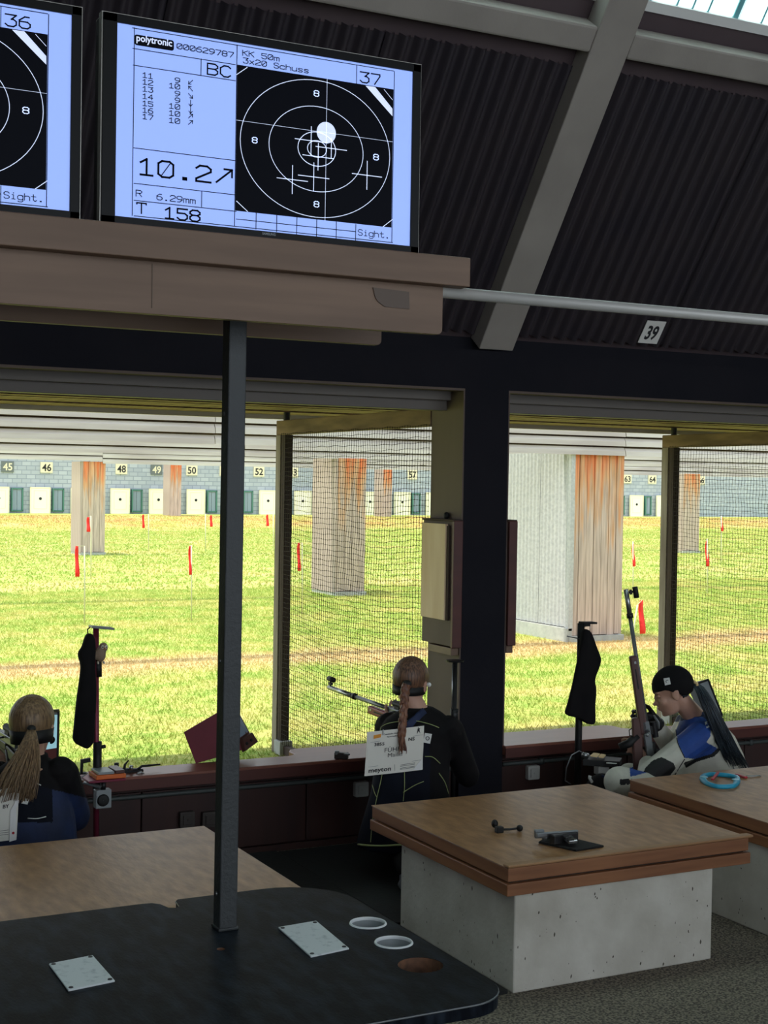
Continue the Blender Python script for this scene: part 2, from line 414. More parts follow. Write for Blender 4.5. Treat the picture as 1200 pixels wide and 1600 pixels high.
for (x0, x1) in ((.8, 3.72), (3.92, 6.845), (7.045, 10)):
    b = MB(); slope_box(b, x0, x1, 5.292, 5.222, .0, .11); b.build('purlin', 'beam', ceil, bevel=.012)
b = MB(); b.box(-3.5, 12, -4, 4.3, 5.1, 5.25); b.build('flat_ceiling', 'purple', ceil)
# skylight
sky = struct('window_3', (4, 4.8, 4.4), 'translucent skylight strip high in the sloping ceiling')
mt = bpy.data.materials.new('skylight_sheet'); mt.use_nodes = True; nt = mt.node_tree; nt.nodes.clear()
o_ = nt.nodes.new('ShaderNodeOutputMaterial'); mx = nt.nodes.new('ShaderNodeMixShader'); tr = nt.nodes.new('ShaderNodeBsdfTransparent'); tl = nt.nodes.new('ShaderNodeBsdfTranslucent')
tr.inputs[0].default_value = (.75, .95, .97, 1); tl.inputs[0].default_value = (.85, .95, .95, 1); mx.inputs[0].default_value = 1.0
nt.links.new(tr.outputs[0], mx.inputs[1]); nt.links.new(tl.outputs[0], mx.inputs[2]); nt.links.new(mx.outputs[0], o_.inputs[0]); M['skysheet'] = mt
M['skybar'] = mat('skylight_bar', (120, 190, 195), .4)
xs = [-3.5+.5*i for i in range(32)]
for i in range(len(xs)-1):
    b = MB(); slope_box(b, xs[i]+.012, xs[i+1]-.012, 5.24, 4.3, .20, .006); b.build('pane', 'skysheet', sky)
    b = MB(); slope_box(b, xs[i+1]-.014, xs[i+1]+.014, 5.25, 4.3, .19, .05); b.build('glazing_bar', 'skybar', sky)
    for q in (.16, .25, .34):
        b = MB(); slope_box(b, xs[i]+q-.004, xs[i]+q+.004, 5.25, 4.3, .198, .02); b.build('rib', 'skybar', sky)
b = MB(); slope_box(b, -3.5, 12, 5.252, 5.225, .165, .06); b.build('bottom_frame', 'white', sky)
# unseen end walls and rear wall, added to control the light inside the hall
b = MB(); b.box(-3.6, -3.5, -4, 6.5, 0, 5.25); tag(b.build('added_wall_left', 'navy_wall'), kind='structure', label='unseen dark end wall added to control the light in the hall')
rw = struct('added_wall_rear', (4, -4, 0), 'unseen rear wall added with openings sized to set the light in the hall')
for (z0_, z1_) in ((0, .5), (4.7, 5.25)): b = MB(); b.box(-3.5, 12, -4.1, -4, z0_, z1_); b.build('wall_band', 'beam', rw)  # open height between the bands sets how bright the hall gets
for i_ in range(9): b = MB(); b.box(-3.5+i_*1.92, -3.42+i_*1.92, -4.1, -4, .5, 4.7); b.build('added_bar', 'beam', rw)
b = MB(); b.box(12, 12.1, -4, 6.5, 0, 5.25); tag(b.build('added_wall_right', 'navy_wall'), kind='structure', label='unseen dark end wall added to control the light in the hall')

# eaves --------------------------------------------------------------------
ev = struct('trim_1', (4, 8, 2.27), 'rough board soffit of the eaves outside the windows')
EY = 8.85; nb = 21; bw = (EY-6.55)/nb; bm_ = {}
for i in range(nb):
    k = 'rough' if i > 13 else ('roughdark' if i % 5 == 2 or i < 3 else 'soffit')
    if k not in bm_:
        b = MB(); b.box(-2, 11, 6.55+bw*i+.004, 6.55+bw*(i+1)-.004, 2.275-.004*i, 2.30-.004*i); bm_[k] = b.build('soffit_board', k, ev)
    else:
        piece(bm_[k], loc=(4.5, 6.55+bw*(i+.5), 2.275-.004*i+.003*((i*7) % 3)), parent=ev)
b = MB(); b.box(-2, 11, EY-.03, EY, 2.17, 2.34); b.build('fascia_board', 'baffle', ev)
b = MB(); b.box(-3.5, 12, 6.3, EY-.03, 2.31, 2.37); b.build('sun_block_slab', 'roughdark', ev)  # unseen slab added above the soffit to block the sun
for yb in (7.1,):
    b = MB(); b.box(-2, 11, yb, yb+.09, 2.2, 2.275); b.build('cross_beam', 'roughdark', ev, bevel=.004)

# ================================================================ outside ground
def ground_material(name, blades=False):
    mt = bpy.data.materials.new(name); mt.use_nodes = True; nt = mt.node_tree; N = nt.nodes; L = nt.links; bs = N['Principled BSDF']
    bs.inputs['Roughness'].default_value = .9; bs.inputs['Specular IOR Level'].default_value = .15
    geo = N.new('ShaderNodeNewGeometry')
    def noise(sc, st=(1, 1, 1), det=4):
        mp = N.new('ShaderNodeMapping'); mp.inputs['Scale'].default_value = st; L.new(geo.outputs['Position'], mp.inputs[0])
        n = N.new('ShaderNodeTexNoise'); n.inputs['Scale'].default_value = sc; n.inputs['Detail'].default_value = det; L.new(mp.outputs[0], n.inputs['Vector']); return n
    def ramp(src, a, bb, ca, cb):
        r = N.new('ShaderNodeValToRGB'); r.color_ramp.elements[0].position = a; r.color_ramp.elements[1].position = bb
        r.color_ramp.elements[0].color = ca+(1,); r.color_ramp.elements[1].color = cb+(1,); L.new(src, r.inputs[0]); return r
    def mix(f, a, bb):
        x = N.new('ShaderNodeMix'); x.data_type = 'RGBA'; L.new(f, x.inputs[0]); L.new(a, x.inputs[6]); L.new(bb, x.inputs[7]); return x.outputs[2]
    g1 = ramp(noise(2.2, (1, 1, 1), 6).outputs['Fac'], .38, .62, lin((118, 152, 56)), lin((188, 182, 106)))
    g2 = ramp(noise(22, (1, 1, 1), 5).outputs['Fac'], .35, .68, lin((108, 144, 46)), lin((198, 196, 118)))
    half = N.new('ShaderNodeMix'); half.data_type = 'RGBA'; half.inputs[0].default_value = .5; L.new(g1.outputs[0], half.inputs[6]); L.new(g2.outputs[0], half.inputs[7])
    # worn dry path across the range and dry bank before the targets
    sx = N.new('ShaderNodeSeparateXYZ'); L.new(geo.outputs['Position'], sx.inputs[0])
    nz = noise(.9, (1, 1, 1), 3)
    def band(c, wd):
        s = N.new('ShaderNodeMath'); s.operation = 'SUBTRACT'; L.new(sx.outputs['Y'], s.inputs[0]); s.inputs[1].default_value = c
        n2 = N.new('ShaderNodeMath'); n2.operation = 'MULTIPLY_ADD'; L.new(nz.outputs['Fac'], n2.inputs[0]); n2.inputs[1].default_value = 1.4; n2.inputs[2].default_value = -.7
        s2 = N.new('ShaderNodeMath'); s2.operation = 'ADD'; L.new(s.outputs[0], s2.inputs[0]); L.new(n2.outputs[0], s2.inputs[1])
        ab = N.new('ShaderNodeMath'); ab.operation = 'ABSOLUTE'; L.new(s2.outputs[0], ab.inputs[0])
        mr = N.new('ShaderNodeMapRange'); mr.inputs[1].default_value = wd*.4; mr.inputs[2].default_value = wd; mr.inputs[3].default_value = .8; mr.inputs[4].default_value = 0; L.new(ab.outputs[0], mr.inputs[0]); return mr.outputs[0]
    dry = ramp(noise(9, (1, 1, 1), 5).outputs['Fac'], .3, .7, lin((176, 140, 100)), lin((212, 182, 138)))
    c1 = mix(band(13.1, .85), half.outputs[2], dry.outputs[0])
    dry2 = ramp(noise(.8, (1, 1, 1), 5).outputs['Fac'], .35, .65, lin((182, 136, 88)), lin((166, 160, 84)))
    c2 = mix(band(51.5, 3.4), c1, dry2.outputs[0])
    # scattered straw coloured patches nearer the building
    pr = noise(.55, (1, 1, 1), 4); prr = N.new('ShaderNodeMapRange'); prr.inputs[1].default_value = .5; prr.inputs[2].default_value = .68; prr.inputs[3].default_value = 0; prr.inputs[4].default_value = .55
    L.new(pr.outputs['Fac'], prr.inputs[0])
    c3 = mix(prr.outputs[0], c2, ramp(noise(14).outputs['Fac'], .3, .7, lin((206, 180, 128)), lin((184, 172, 104))).outputs[0])
    L.new(c3, bs.inputs['Base Color'])
    if blades:
        hs = N.new('ShaderNodeHueSaturation'); at_ = N.new('ShaderNodeAttribute'); at_.attribute_name = 'tone'
        L.new(c3, hs.inputs['Color']); L.new(at_.outputs['Fac'], hs.inputs['Value']); L.new(hs.outputs[0], bs.inputs['Base Color'])
        tl_ = N.new('ShaderNodeBsdfTranslucent'); mx_ = N.new('ShaderNodeMixShader'); mx_.inputs[0].default_value = .4; L.new(hs.outputs[0], tl_.inputs[0])
        L.new(bs.outputs[0], mx_.inputs[1]); L.new(tl_.outputs[0], mx_.inputs[2]); L.new(mx_.outputs[0], N['Material Output'].inputs[0])
    MATS[name] = mt; M[name] = mt
ground_material('ground_soil'); ground_material('grass_blade', True)
ys = [6.5, 10, 14, 20, 30, 40, 47.5, 49, 51, 53, 54.5, 60]; zs = [0, 0, 0, 0, 0, 0, 0, .05, .2, .35, .38, .38]
xs_ = [-25+5*i for i in range(24)]; vs = []; fs = []
for j, y in enumerate(ys):
    for x in xs_: vs.append((x, y, zs[j]-.004))
n = len(xs_)
for j in range(len(ys)-1):
    for i in range(n-1): a = j*n+i; fs.append((a, a+1, a+n+1, a+n))
b = MB(); b.add(vs, fs); tag(b.build('ground', 'ground_soil', fixn=False), 'sunlit lawn of the shooting range with a bank before the targets', kind='structure')
def grass_blades(name, label, n, Ya, Yb, h0, h1, wd):
    u = rng.random(n); Y = np.sqrt(Ya*Ya+u*(Yb*Yb-Ya*Ya))
    xl = Y*math.tan(YAW-.36)-1.2; xr = Y*math.tan(YAW+.34)+1.6
    X = xl+rng.random(n)*(xr-xl)
    ok = np.ones(n, bool)
    for (a0, a1, b0, b1) in ((9.2, 10.1, 13.3, 15.3), (9.5, 10.1, 20.0, 21.1), (8.85, 9.55, 32.4, 33.5), (25.0, 25.75, 30.8, 31.9)): ok &= ~((X > a0) & (X < a1) & (Y > b0) & (Y < b1))
    X, Y = X[ok], Y[ok]; n = len(X); G = np.interp(Y, ys, zs)-.004
    a = rng.random(n)*2*math.pi; h = h0+(h1-h0)*rng.random(n)**2; ww = wd*(.6+.8*rng.random(n)); lean = h*(.3+.9*rng.random(n)); la = rng.random(n)*2*math.pi
    dx = np.cos(a)*ww; dy = np.sin(a)*ww
    v = np.empty((n, 3, 3)); v[:, 0] = np.stack([X-dx, Y-dy, G], 1); v[:, 1] = np.stack([X+dx, Y+dy, G], 1)
    v[:, 2] = np.stack([X+np.cos(la)*lean, Y+np.sin(la)*lean, h+G], 1)
    me = bpy.data.meshes.new(name); me.vertices.add(n*3); me.vertices.foreach_set('co', v.ravel()); me.loops.add(n*3); me.loops.foreach_set('vertex_index', np.arange(n*3))
    me.polygons.add(n); me.polygons.foreach_set('loop_start', np.arange(0, n*3, 3)); me.update(calc_edges=True)
    at_ = me.attributes.new('tone', 'FLOAT', 'FACE'); at_.data.foreach_set('value', (.85+.4*rng.random(n)).astype(np.float32))
    return tag(link(name, me, 'grass_blade'), label, 'grass', kind='stuff')
grass_blades('short_grass', 'short green grass blades covering the nearer lawn', 330000, 6.9, 22, .02, .05, .004)
grass_blades('far_grass', 'grass tufts further out on the range lawn', 180000, 22, 54, .03, .06, .012)

# ================================================================ target wall
TY = 56.2; LP = 1.608; X46 = 13.762
def lane_x(n): return X46+(n-46)*LP
# brick wall material (far away: pieces of a few pixels)
mt = M['greywall']; nt = mt.node_tree; bt = nt.nodes.new('ShaderNodeTexBrick'); tc = nt.nodes.new('ShaderNodeTexCoord'); mp = nt.nodes.new('ShaderNodeMapping')
mp.inputs['Rotation'].default_value = (math.pi/2, 0, 0); nt.links.new(tc.outputs['Object'], mp.inputs[0]); nt.links.new(mp.outputs[0], bt.inputs['Vector'])
bt.inputs['Color1'].default_value = lin((178, 186, 194))+(1,); bt.inputs['Color2'].default_value = lin((160, 169, 180))+(1,); bt.inputs['Mortar'].default_value = lin((140, 149, 162))+(1,)
bt.inputs['Scale'].default_value = 1; bt.inputs['Brick Width'].default_value = .36; bt.inputs['Row Height'].default_value = .17; bt.inputs['Mortar Size'].default_value = .016
nt.links.new(bt.outputs['Color'], nt.nodes['Principled BSDF'].inputs['Base Color'])
b = MB(); b.box(-10, 75, TY+.05, TY+.35, .2, 4); tag(b.build('wall_back', 'greywall'), 'blue grey brick wall behind the row of targets', kind='structure')
proto_t = None; proto_o = None
def W_(n):
    u = ['', '-one', '-two', '-three', '-four', '-five', '-six', '-seven', '-eight', '-nine'][n % 10]
    return {3: 'thirty', 4: 'forty', 5: 'fifty', 6: 'sixty'}[n//10]+u
def copy_tree(o, loc, **kw):
    r = o.copy(); COL.objects.link(r); r.location = loc
    for ch in o.children:
        c = ch.copy(); COL.objects.link(c); c.parent = r; c.matrix_parent_inverse = ch.matrix_parent_inverse
        for g in ch.children:
            d = g.copy(); COL.objects.link(d); d.parent = c; d.matrix_parent_inverse = g.matrix_parent_inverse
    return r
def make_target(x):
    t = thing('target_stand', '', 'target', (x, TY, .37))
    b = MB(); b.box(x-.38, x+.38, TY-.10, TY-.04, .37, 1.39); b.build('target_board', 'target', t)
    b = MB()
    for a in ((x-.40, x-.36, .37, 1.41), (x+.36, x+.40, .37, 1.41), (x-.4, x+.4, 1.37, 1.41), (x-.4, x+.4, .36, .40)): b.box(a[0], a[1], TY-.12, TY-.03, a[2], a[3])
    b.build('frame', 'targetfr', t)
    b = MB(); o = [(x-.25, .57), (x+.25, .57), (x+.25, 1.28), (x-.25, 1.28)]
    for i in range(4): p, q = o[i], o[(i+1) % 4]; b.bar((p[0], TY-.105, p[1]), (q[0], TY-.105, q[1]), .012, .015, (0, 1, 0))
    b.build('sheet_edge', 'targetfr', t)
    b = MB(); b.lathe((x, TY-.10, .96), [(.001, .012), (.056, .012), (.056, 0)], (0, -1, 0), 20); b.build('bullseye', 'ink', t)
    return t
def make_opening(x):
    t = thing('wall_hatch', '', 'window', (x, TY, .5))
    b = MB()
    for a in ((x-.24, x-.18, .45, 1.37), (x+.18, x+.24, .45, 1.37), (x-.24, x+.24, 1.31, 1.37), (x-.24, x+.24, .45, .51)): b.box(a[0], a[1], TY-.02, TY+.06, a[2], a[3])
    b.build('frame', 'green', t)
    for i in (0, 1):
        b = MB(); b.box(x-.18+.18*i+.008, x+.18*i-.008, TY+.02, TY+.045, .51, 1.31); b.build('pane', 'glassblue', t)
    b = MB(); b.box(x-.24, x-.215, TY-.2, TY-.02, .45, 1.37); b.build('shutter_leaf', 'green', t)
    return t
for n in list(range(44, 66)):
    x = lane_x(n)
    if proto_t is None: t = proto_t = make_target(x)
    else: t = copy_tree(proto_t, (x, TY, .37))
    tag(t, "white framed target of lane %s along the far brick wall" % W_(n), 'target', 'targets along the far wall')
    xo = x+LP*.45
    if proto_o is None: t = proto_o = make_opening(xo)
    else: t = copy_tree(proto_o, (xo, TY, .5))
    tag(t, "green framed wall hatch just right of the white target of lane %s" % W_(n), 'window', 'green hatches in the far wall')
for n, pxx, dk in ((45, 12, 1), (46, 73, 0), (47, 131, 0), (48, 190, 0), (49, 245, 1), (50, 300, 0), (51, 352, 0), (52, 405, 0), (53, 458, 0), (54, 505, 1), (55, 552, 0), (56, 600, 0), (57, 645, 0), (63, 981, 0), (64, 1020, 0), (65, 1058, 0), (66, 1096, 0)):
    p = at(pxx, 729, Y=TY); z = 2.19; x = p.x
    t = thing('number_plate', '%s plate reading number %s on the far brick wall' % ('grey' if dk else 'beige', W_(n)), 'sign', (x, TY, z-.2), 'lane number plates on the far wall')
    b = MB(); b.box(x-.24, x+.24, TY-.0, TY+.05, z-.21, z+.21); b.build('plate', 'plate_dark' if dk else 'plate_beige', t)
    b = MB(); put_text(b, str(n), (x-.18, TY-.004, z-.14), (1, 0, 0), (0, 0, 1), width=.36, height=.28, bold=.02); b.build('numeral', 'plate_beige' if dk else 'ink', t)

# ================================================================ baffles and their columns
def make_baffle(Y, segs, nboards, bh, label, pitch_x):
    t = thing('safety_baffle', label, 'baffle', (12, Y, 2.12), 'overhead board baffles across the range')
    bmesh_cache = {}
    for (x0, x1, z0) in segs:
        xx = x0
        while xx < x1-.1:
            L_ = min(pitch_x, x1-xx)
            for i in range(nboards):
                key = round(L_, 2)
                if key not in bmesh_cache:
                    b = MB(); tl = .022
                    b.prism([(xx+.004, Y-.045, z0), (xx+.004, Y-.015, z0), (xx+.004, Y+.02, z0+bh*.82), (xx+.004, Y-.01, z0+bh*.82), (xx+.004, Y-.035, z0+bh*.5)], (L_-.008, 0, 0))
                    bmesh_cache[key] = b.build('board', 'baffle', t)
                else:
                    s = bmesh_cache[key]; piece(s, loc=(xx+L_/2, s.location.y+random.uniform(-.004, .004), z0+i*bh+random.uniform(-.003, .003)), parent=t)
            xx += L_
    b = MB(); b.box(segs[0][0], segs[-1][1], Y+.08, Y+.16, 2.2, 2.13+nboards*bh-.02); b.build('core', 'roughdark', t)  # dark core behind the open gaps paints the shade between boards
    return t
make_baffle(13.40, [(0, 20, 2.115)], 9, .112, 'nearest overhead baffle of weathered horizontal boards above the wide corrugated column', 5.0)
make_baffle(20.15, [(0, 32, 2.13)], 7, .115, 'second overhead board baffle, seen between the nearest and the far one', 8.0)
make_baffle(32.5, [(-2, 9.4, 2.175), (9.4, 54, 2.12)], 7, .13, 'far overhead board baffle just above the lane number plates', 9.0)
def paint_planks(t, x0, x1, Y, z0, z1, n):
    w_ = (x1-x0)/n
    for i in range(n):
        b = MB(); d = random.uniform(0, .008); b.box(x0+w_*i+.003, x0+w_*(i+1)-.003, Y-.028-d, Y, z0+random.uniform(0, .015), z1); b.build('plank', 'plankpaint', t, bevel=.003)
# plank paint: weathered orange stain that survives near the top, grey below
mt = bpy.data.materials.new('plankpaint'); mt.use_nodes = True; nt = mt.node_tree; N = nt.nodes; L = nt.links
geo = N.new('ShaderNodeNewGeometry'); sx = N.new('ShaderNodeSeparateXYZ'); L.new(geo.outputs['Position'], sx.inputs[0])
mp = N.new('ShaderNodeMapping'); mp.inputs['Scale'].default_value = (9, 9, .8); L.new(geo.outputs['Position'], mp.inputs[0])
nz = N.new('ShaderNodeTexNoise'); nz.inputs['Scale'].default_value = 1.6; nz.inputs['Detail'].default_value = 5; L.new(mp.outputs[0], nz.inputs['Vector'])
ma = N.new('ShaderNodeMath'); ma.operation = 'MULTIPLY_ADD'; L.new(nz.outputs['Fac'], ma.inputs[0]); ma.inputs[1].default_value = 2.6; L.new(sx.outputs['Z'], ma.inputs[2])
mr = N.new('ShaderNodeMapRange'); mr.inputs[1].default_value = 2.6; mr.inputs[2].default_value = 3.7; L.new(ma.outputs[0], mr.inputs[0])
cr = N.new('ShaderNodeValToRGB'); cr.color_ramp.elements[0].color = lin((186, 168, 158))+(1,); cr.color_ramp.elements[1].color = lin((206, 108, 62))+(1,)
e = cr.color_ramp.elements.new(.45); e.color = lin((196, 150, 112))+(1,)
L.new(mr.outputs[0], cr.inputs[0])
n3 = N.new('ShaderNodeTexNoise'); n3.inputs['Scale'].default_value = 5; mp3 = N.new('ShaderNodeMapping'); mp3.inputs['Scale'].default_value = (8, 8, .5); L.new(geo.outputs['Position'], mp3.inputs[0]); L.new(mp3.outputs[0], n3.inputs['Vector'])
hs = N.new('ShaderNodeHueSaturation'); mr3 = N.new('ShaderNodeMapRange'); mr3.inputs[1].default_value = .3; mr3.inputs[2].default_value = .7; mr3.inputs[3].default_value = .75; mr3.inputs[4].default_value = 1.15; L.new(n3.outputs['Fac'], mr3.inputs[0]); L.new(mr3.outputs[0], hs.inputs['Value']); L.new(cr.outputs[0], hs.inputs['Color'])
L.new(hs.outputs[0], N['Principled BSDF'].inputs['Base Color']); N['Principled BSDF'].inputs['Roughness'].default_value = .8; M['plankpaint'] = mt
def baffle_column(x0, x1, Y0, Y1, z1, nplank, label, side='corr'):
    t = thing('baffle_column', label, 'column', ((x0+x1)/2, (Y0+Y1)/2, 0), 'columns carrying the baffles')
    b = MB(); b.box(x0+.02, x1-.02, Y0+.02, Y1-.02, 0, z1); b.build('core', 'roughgrey', t)
    paint_planks(t, x0, x1, Y0+.02, .06, z1, nplank)
    if side == 'corr':
        n = max(2, int((Y1-Y0)/.45)); seg = (Y1-Y0)/n
        for i in range(n):
            b = MB(); vs = []; fs = []; k = int(seg/.076*8)
            for r_, z in enumerate((.16, z1*.52, z1)):
                for j in range(k+1):
                    y = Y0+seg*i+seg*j/k; vs.append((x0-.012+.013*math.sin(2*math.pi*(y-Y0)/.076)-.004*(i % 2), y, z))
            for r_ in range(2):
                for j in range(k): a = r_*(k+1)+j; fs.append((a, a+1, a+k+2, a+k+1))
            b.add(vs, fs); b.build('corrugated_sheet', 'corr', t, smooth=True, fixn=False)
        b = MB(); b.box(x0-.05, x0+.02, Y0-.03, Y1, -.02, .15); b.build('concrete_foot', 'concrete', t)
        b = MB(); b.box(x0-.03, x0+.03, Y0-.03, Y0+.03, .12, z1); b.build('corner_trim', 'corr', t, bevel=.004)
    else:
        n = max(2, int((Y1-Y0)/.13)); seg = (Y1-Y0)/n
        for i in range(n):
            b = MB(); b.box(x0-.028, x0+.02, Y0+seg*i+.003, Y0+seg*(i+1)-.003, .05, z1); b.build('side_plank', 'plankgrey', t)
    b = MB(); b.box(x0-.02, x1+.02, Y0-.04, Y1, -.02, .06); b.build('foot', 'concrete', t)
    return t
baffle_column(9.30, 10.02, 13.42, 15.2, 2.14, 7, 'wide column clad in white corrugated sheet and orange weathered planks')
baffle_column(9.56, 10.04, 20.1, 21.0, 2.14, 4, 'weathered plank column seen through the left safety net', 'plank')
baffle_column(8.95, 9.48, 32.5, 33.4, 2.16, 4, 'grey plank column standing in front of lane forty-seven', 'plank')
baffle_column(25.1, 25.65, 30.9, 31.8, 2.16, 4, 'grey plank column seen through the right safety net', 'plank')
baffle_column(18.3, 18.75, 53.8, 54.6, 2.9, 3, 'orange topped plank column beside the white target of lane forty-nine', 'plank')
baffle_column(27.7, 28.1, 53.8, 54.6, 2.9, 3, 'far plank column behind the left safety net', 'plank')

# ================================================================ wind flags
def flag(xb, yb, ty, xr, r0, r1, rw, label, pole=True, lean=0):
    base = at(xb, yb, Z=0); Y = base.y; top = at(xb+lean, ty, Y=Y); d = depth(base); s = d/F
    t = thing('wind_flag', label, 'flag', base, 'red wind flags on the range')
    b = MB(); b.tube([base, (base+top)/2+V((.003, 0, 0)), top], .006+.0006*d*.3, 8); b.build('pole', 'flagpole', t, smooth=True)
    a = at(xr, r0, Y=Y); c = at(xr, r1, Y=Y); hw = rw*s/2/.87
    b = MB(); b.bar(top, a, .006, .006); b.build('arm', 'flagpole', t)
    b = MB(); n = 7; L_ = []; R_ = []
    for i in range(n+1):
        q = i/n; p = a.lerp(c, q)+V((0, .02*math.sin(q*5), 0)); wv = hw*(.65+.35*q)+.003*math.sin(q*9)
        L_.append(p+V((-wv, 0, 0))); R_.append(p+V((wv, .01*math.cos(q*6), 0)))
    vs = L_+R_+[p+V((0, .004, 0)) for p in L_]+[p+V((0, .004, 0)) for p in R_]; k = n+1
    fs = [(i, i+1, k+i+1, k+i) for i in range(n)]+[(2*k+i, 3*k+i, 3*k+i+1, 2*k+i+1) for i in range(n)]
    fs += [(i, 2*k+i, 2*k+i+1, i+1) for i in range(n)]+[(k+i, k+i+1, 3*k+i+1, 3*k+i) for i in range(n)]+[(0, k, 3*k, 2*k), (n, 2*k+n, 3*k+n, k+n)]
    b.add(vs, fs); b.build('ribbon', 'flag', t, smooth=True)
flag(132, 975, 853, 120.5, 853, 901, 6, 'red wind flag on a thin pole, tallest of those above the black bag at left')
flag(299, 970, 852, 297, 853, 898, 4, 'red wind flag between the lane fifty target and the grey post')
flag(142, 905, 806, 138, 808, 831, 5, 'small red wind flag in front of the grey plank column')
flag(232, 862, 803, 224, 804, 825, 3.5, 'faint red wind flag below the target of lane forty-nine')
flag(321, 862, 803, 330, 805, 823, 4, 'faint red wind flag below the target of lane fifty')
flag(427, 862, 803, 418, 804, 822, 4, 'faint red wind flag below the target of lane fifty-two')
flag(472, 960, 848, 467, 848, 892, 5, 'red wind flag seen through the left edge of the left safety net')
flag(565, 880, 806, 568, 808, 824, 5, 'small red wind flag beside the plank column behind the left net')
flag(984, 1018, 945, 1003, 938, 990, 10, 'large red wind flag close by beside the rifle muzzle', lean=12)
flag(989, 935, 846, 990, 850, 885, 5, 'narrow red wind flag halfway out, right of the wide orange column')
flag(1105, 930, 842, 1105, 845, 885, 6, 'red wind flag seen through the right safety net')
flag(1127, 880, 806, 1128, 808, 830, 4, 'faint red wind flag far out behind the right safety net')

# ================================================================ net partitions
def net_partition(X, label):
    t = thing('net_partition', label, 'net screen', (X, 7.5, 0), 'net screens between the firing windows')
    y0, y1 = WO+.01, 8.58
    b = MB(); b.box(X-.03, X+.02, y0, y1, 2.055, 2.148); b.build('top_beam', 'rough', t, bevel=.004)
    b = MB(); b.box(X-.032, X+.035, y1-.075, y1+.0, 0, 2.055); b.build('end_post', 'roughgrey', t, bevel=.004)  # lighter timber carries the lit face of the post in its colour
    b = MB(); b.box(X-.025, X+.03, y1-.135, y1-.076, 0, 2.055); b.build('post_shade_side', 'roughdark', t, bevel=.003)  # darker timber added as the shaded face of the same post
    b = MB(); b.box(X-.02, X+.03, y0, y1-.14, 0, .06); b.build('bottom_rail', 'roughdark', t, bevel=.003)
    b = MB(); b.box(X-.045, X+.045, y1-.17, y1-.07, 0, .09); b.build('foot_block', 'concrete', t, bevel=.005)
    b = MB(); b.tube([(X, y1-.1, 2.148), (X, y1-.1, 2.2)], .022, 10); b.build('peg', 'black', t)
    c = .030; ny = int((y1-.08-y0)/c); nz = int((2.055-.05)/c)
    def P(i, j):
        y = y0+c*i; z = 2.06-c*j
        f_ = math.sin(math.pi*min(1, max(0, (y-y0)/(y1-y0)))); g = math.sin(math.pi*min(1, j/nz))
        sag = .022*f_*(math.sin(y*5.1+j*.05)*.6+math.sin(y*2.3+1.2)*.8)*(1-.3*math.sin(j*.21))-.035*f_*f_*math.sin(j*.045+.3)
        return V((X-.034+.03*math.sin(y*3+z*2.2)*f_*g*.5, y+.006*math.sin(j*.8+i*.3)*f_, z+sag*g+.003*math.sin(i*.9+j*1.7)))
    vs = []; fs = []
    R = .0015
    def strand(pts):
        o = len(vs)
        for p in pts:
            for k in range(3):
                a = 2*math.pi*k/3; vs.append(p+V((math.cos(a)*R, math.sin(a)*R*.7, math.sin(a)*R*.7)))
        for q in range(len(pts)-1):
            for k in range(3): fs.append((o+q*3+k, o+q*3+(k+1) % 3, o+q*3+3+(k+1) % 3, o+q*3+3+k))
    grid = [[P(i, j) for i in range(ny+1)] for j in range(nz+1)]
    for j in range(nz+1): strand(grid[j][::2]+([grid[j][-1]] if ny % 2 else []))
    for i in range(ny+1): strand([grid[j][i] for j in range(0, nz+1, 2)])
    kr = .0042
    for j in range(nz+1):
        for i in range(ny+1):
            p = grid[j][i]; o = len(vs)
            vs.extend([p+V((kr, 0, 0)), p+V((-kr, 0, 0)), p+V((0, kr, 0)), p+V((0, -kr, 0)), p+V((0, 0, kr)), p+V((0, 0, -kr))])
            fs.extend([(o, o+2, o+4), (o+2, o+1, o+4), (o+1, o+3, o+4), (o+3, o, o+4), (o+2, o, o+5), (o+1, o+2, o+5), (o+3, o+1, o+5), (o, o+3, o+5)])
    me = bpy.data.meshes.new('net'); me.from_pydata([tuple(v) for v in vs], [], fs); me.update()
    o = link('net', me, 'net', t); o['kind'] = 'stuff'
net_partition(3.66, 'wooden framed net screen beyond the left window, beside the kneeling shooter')
net_partition(6.785, 'wooden framed net screen beyond the right window, behind the capped shooter')
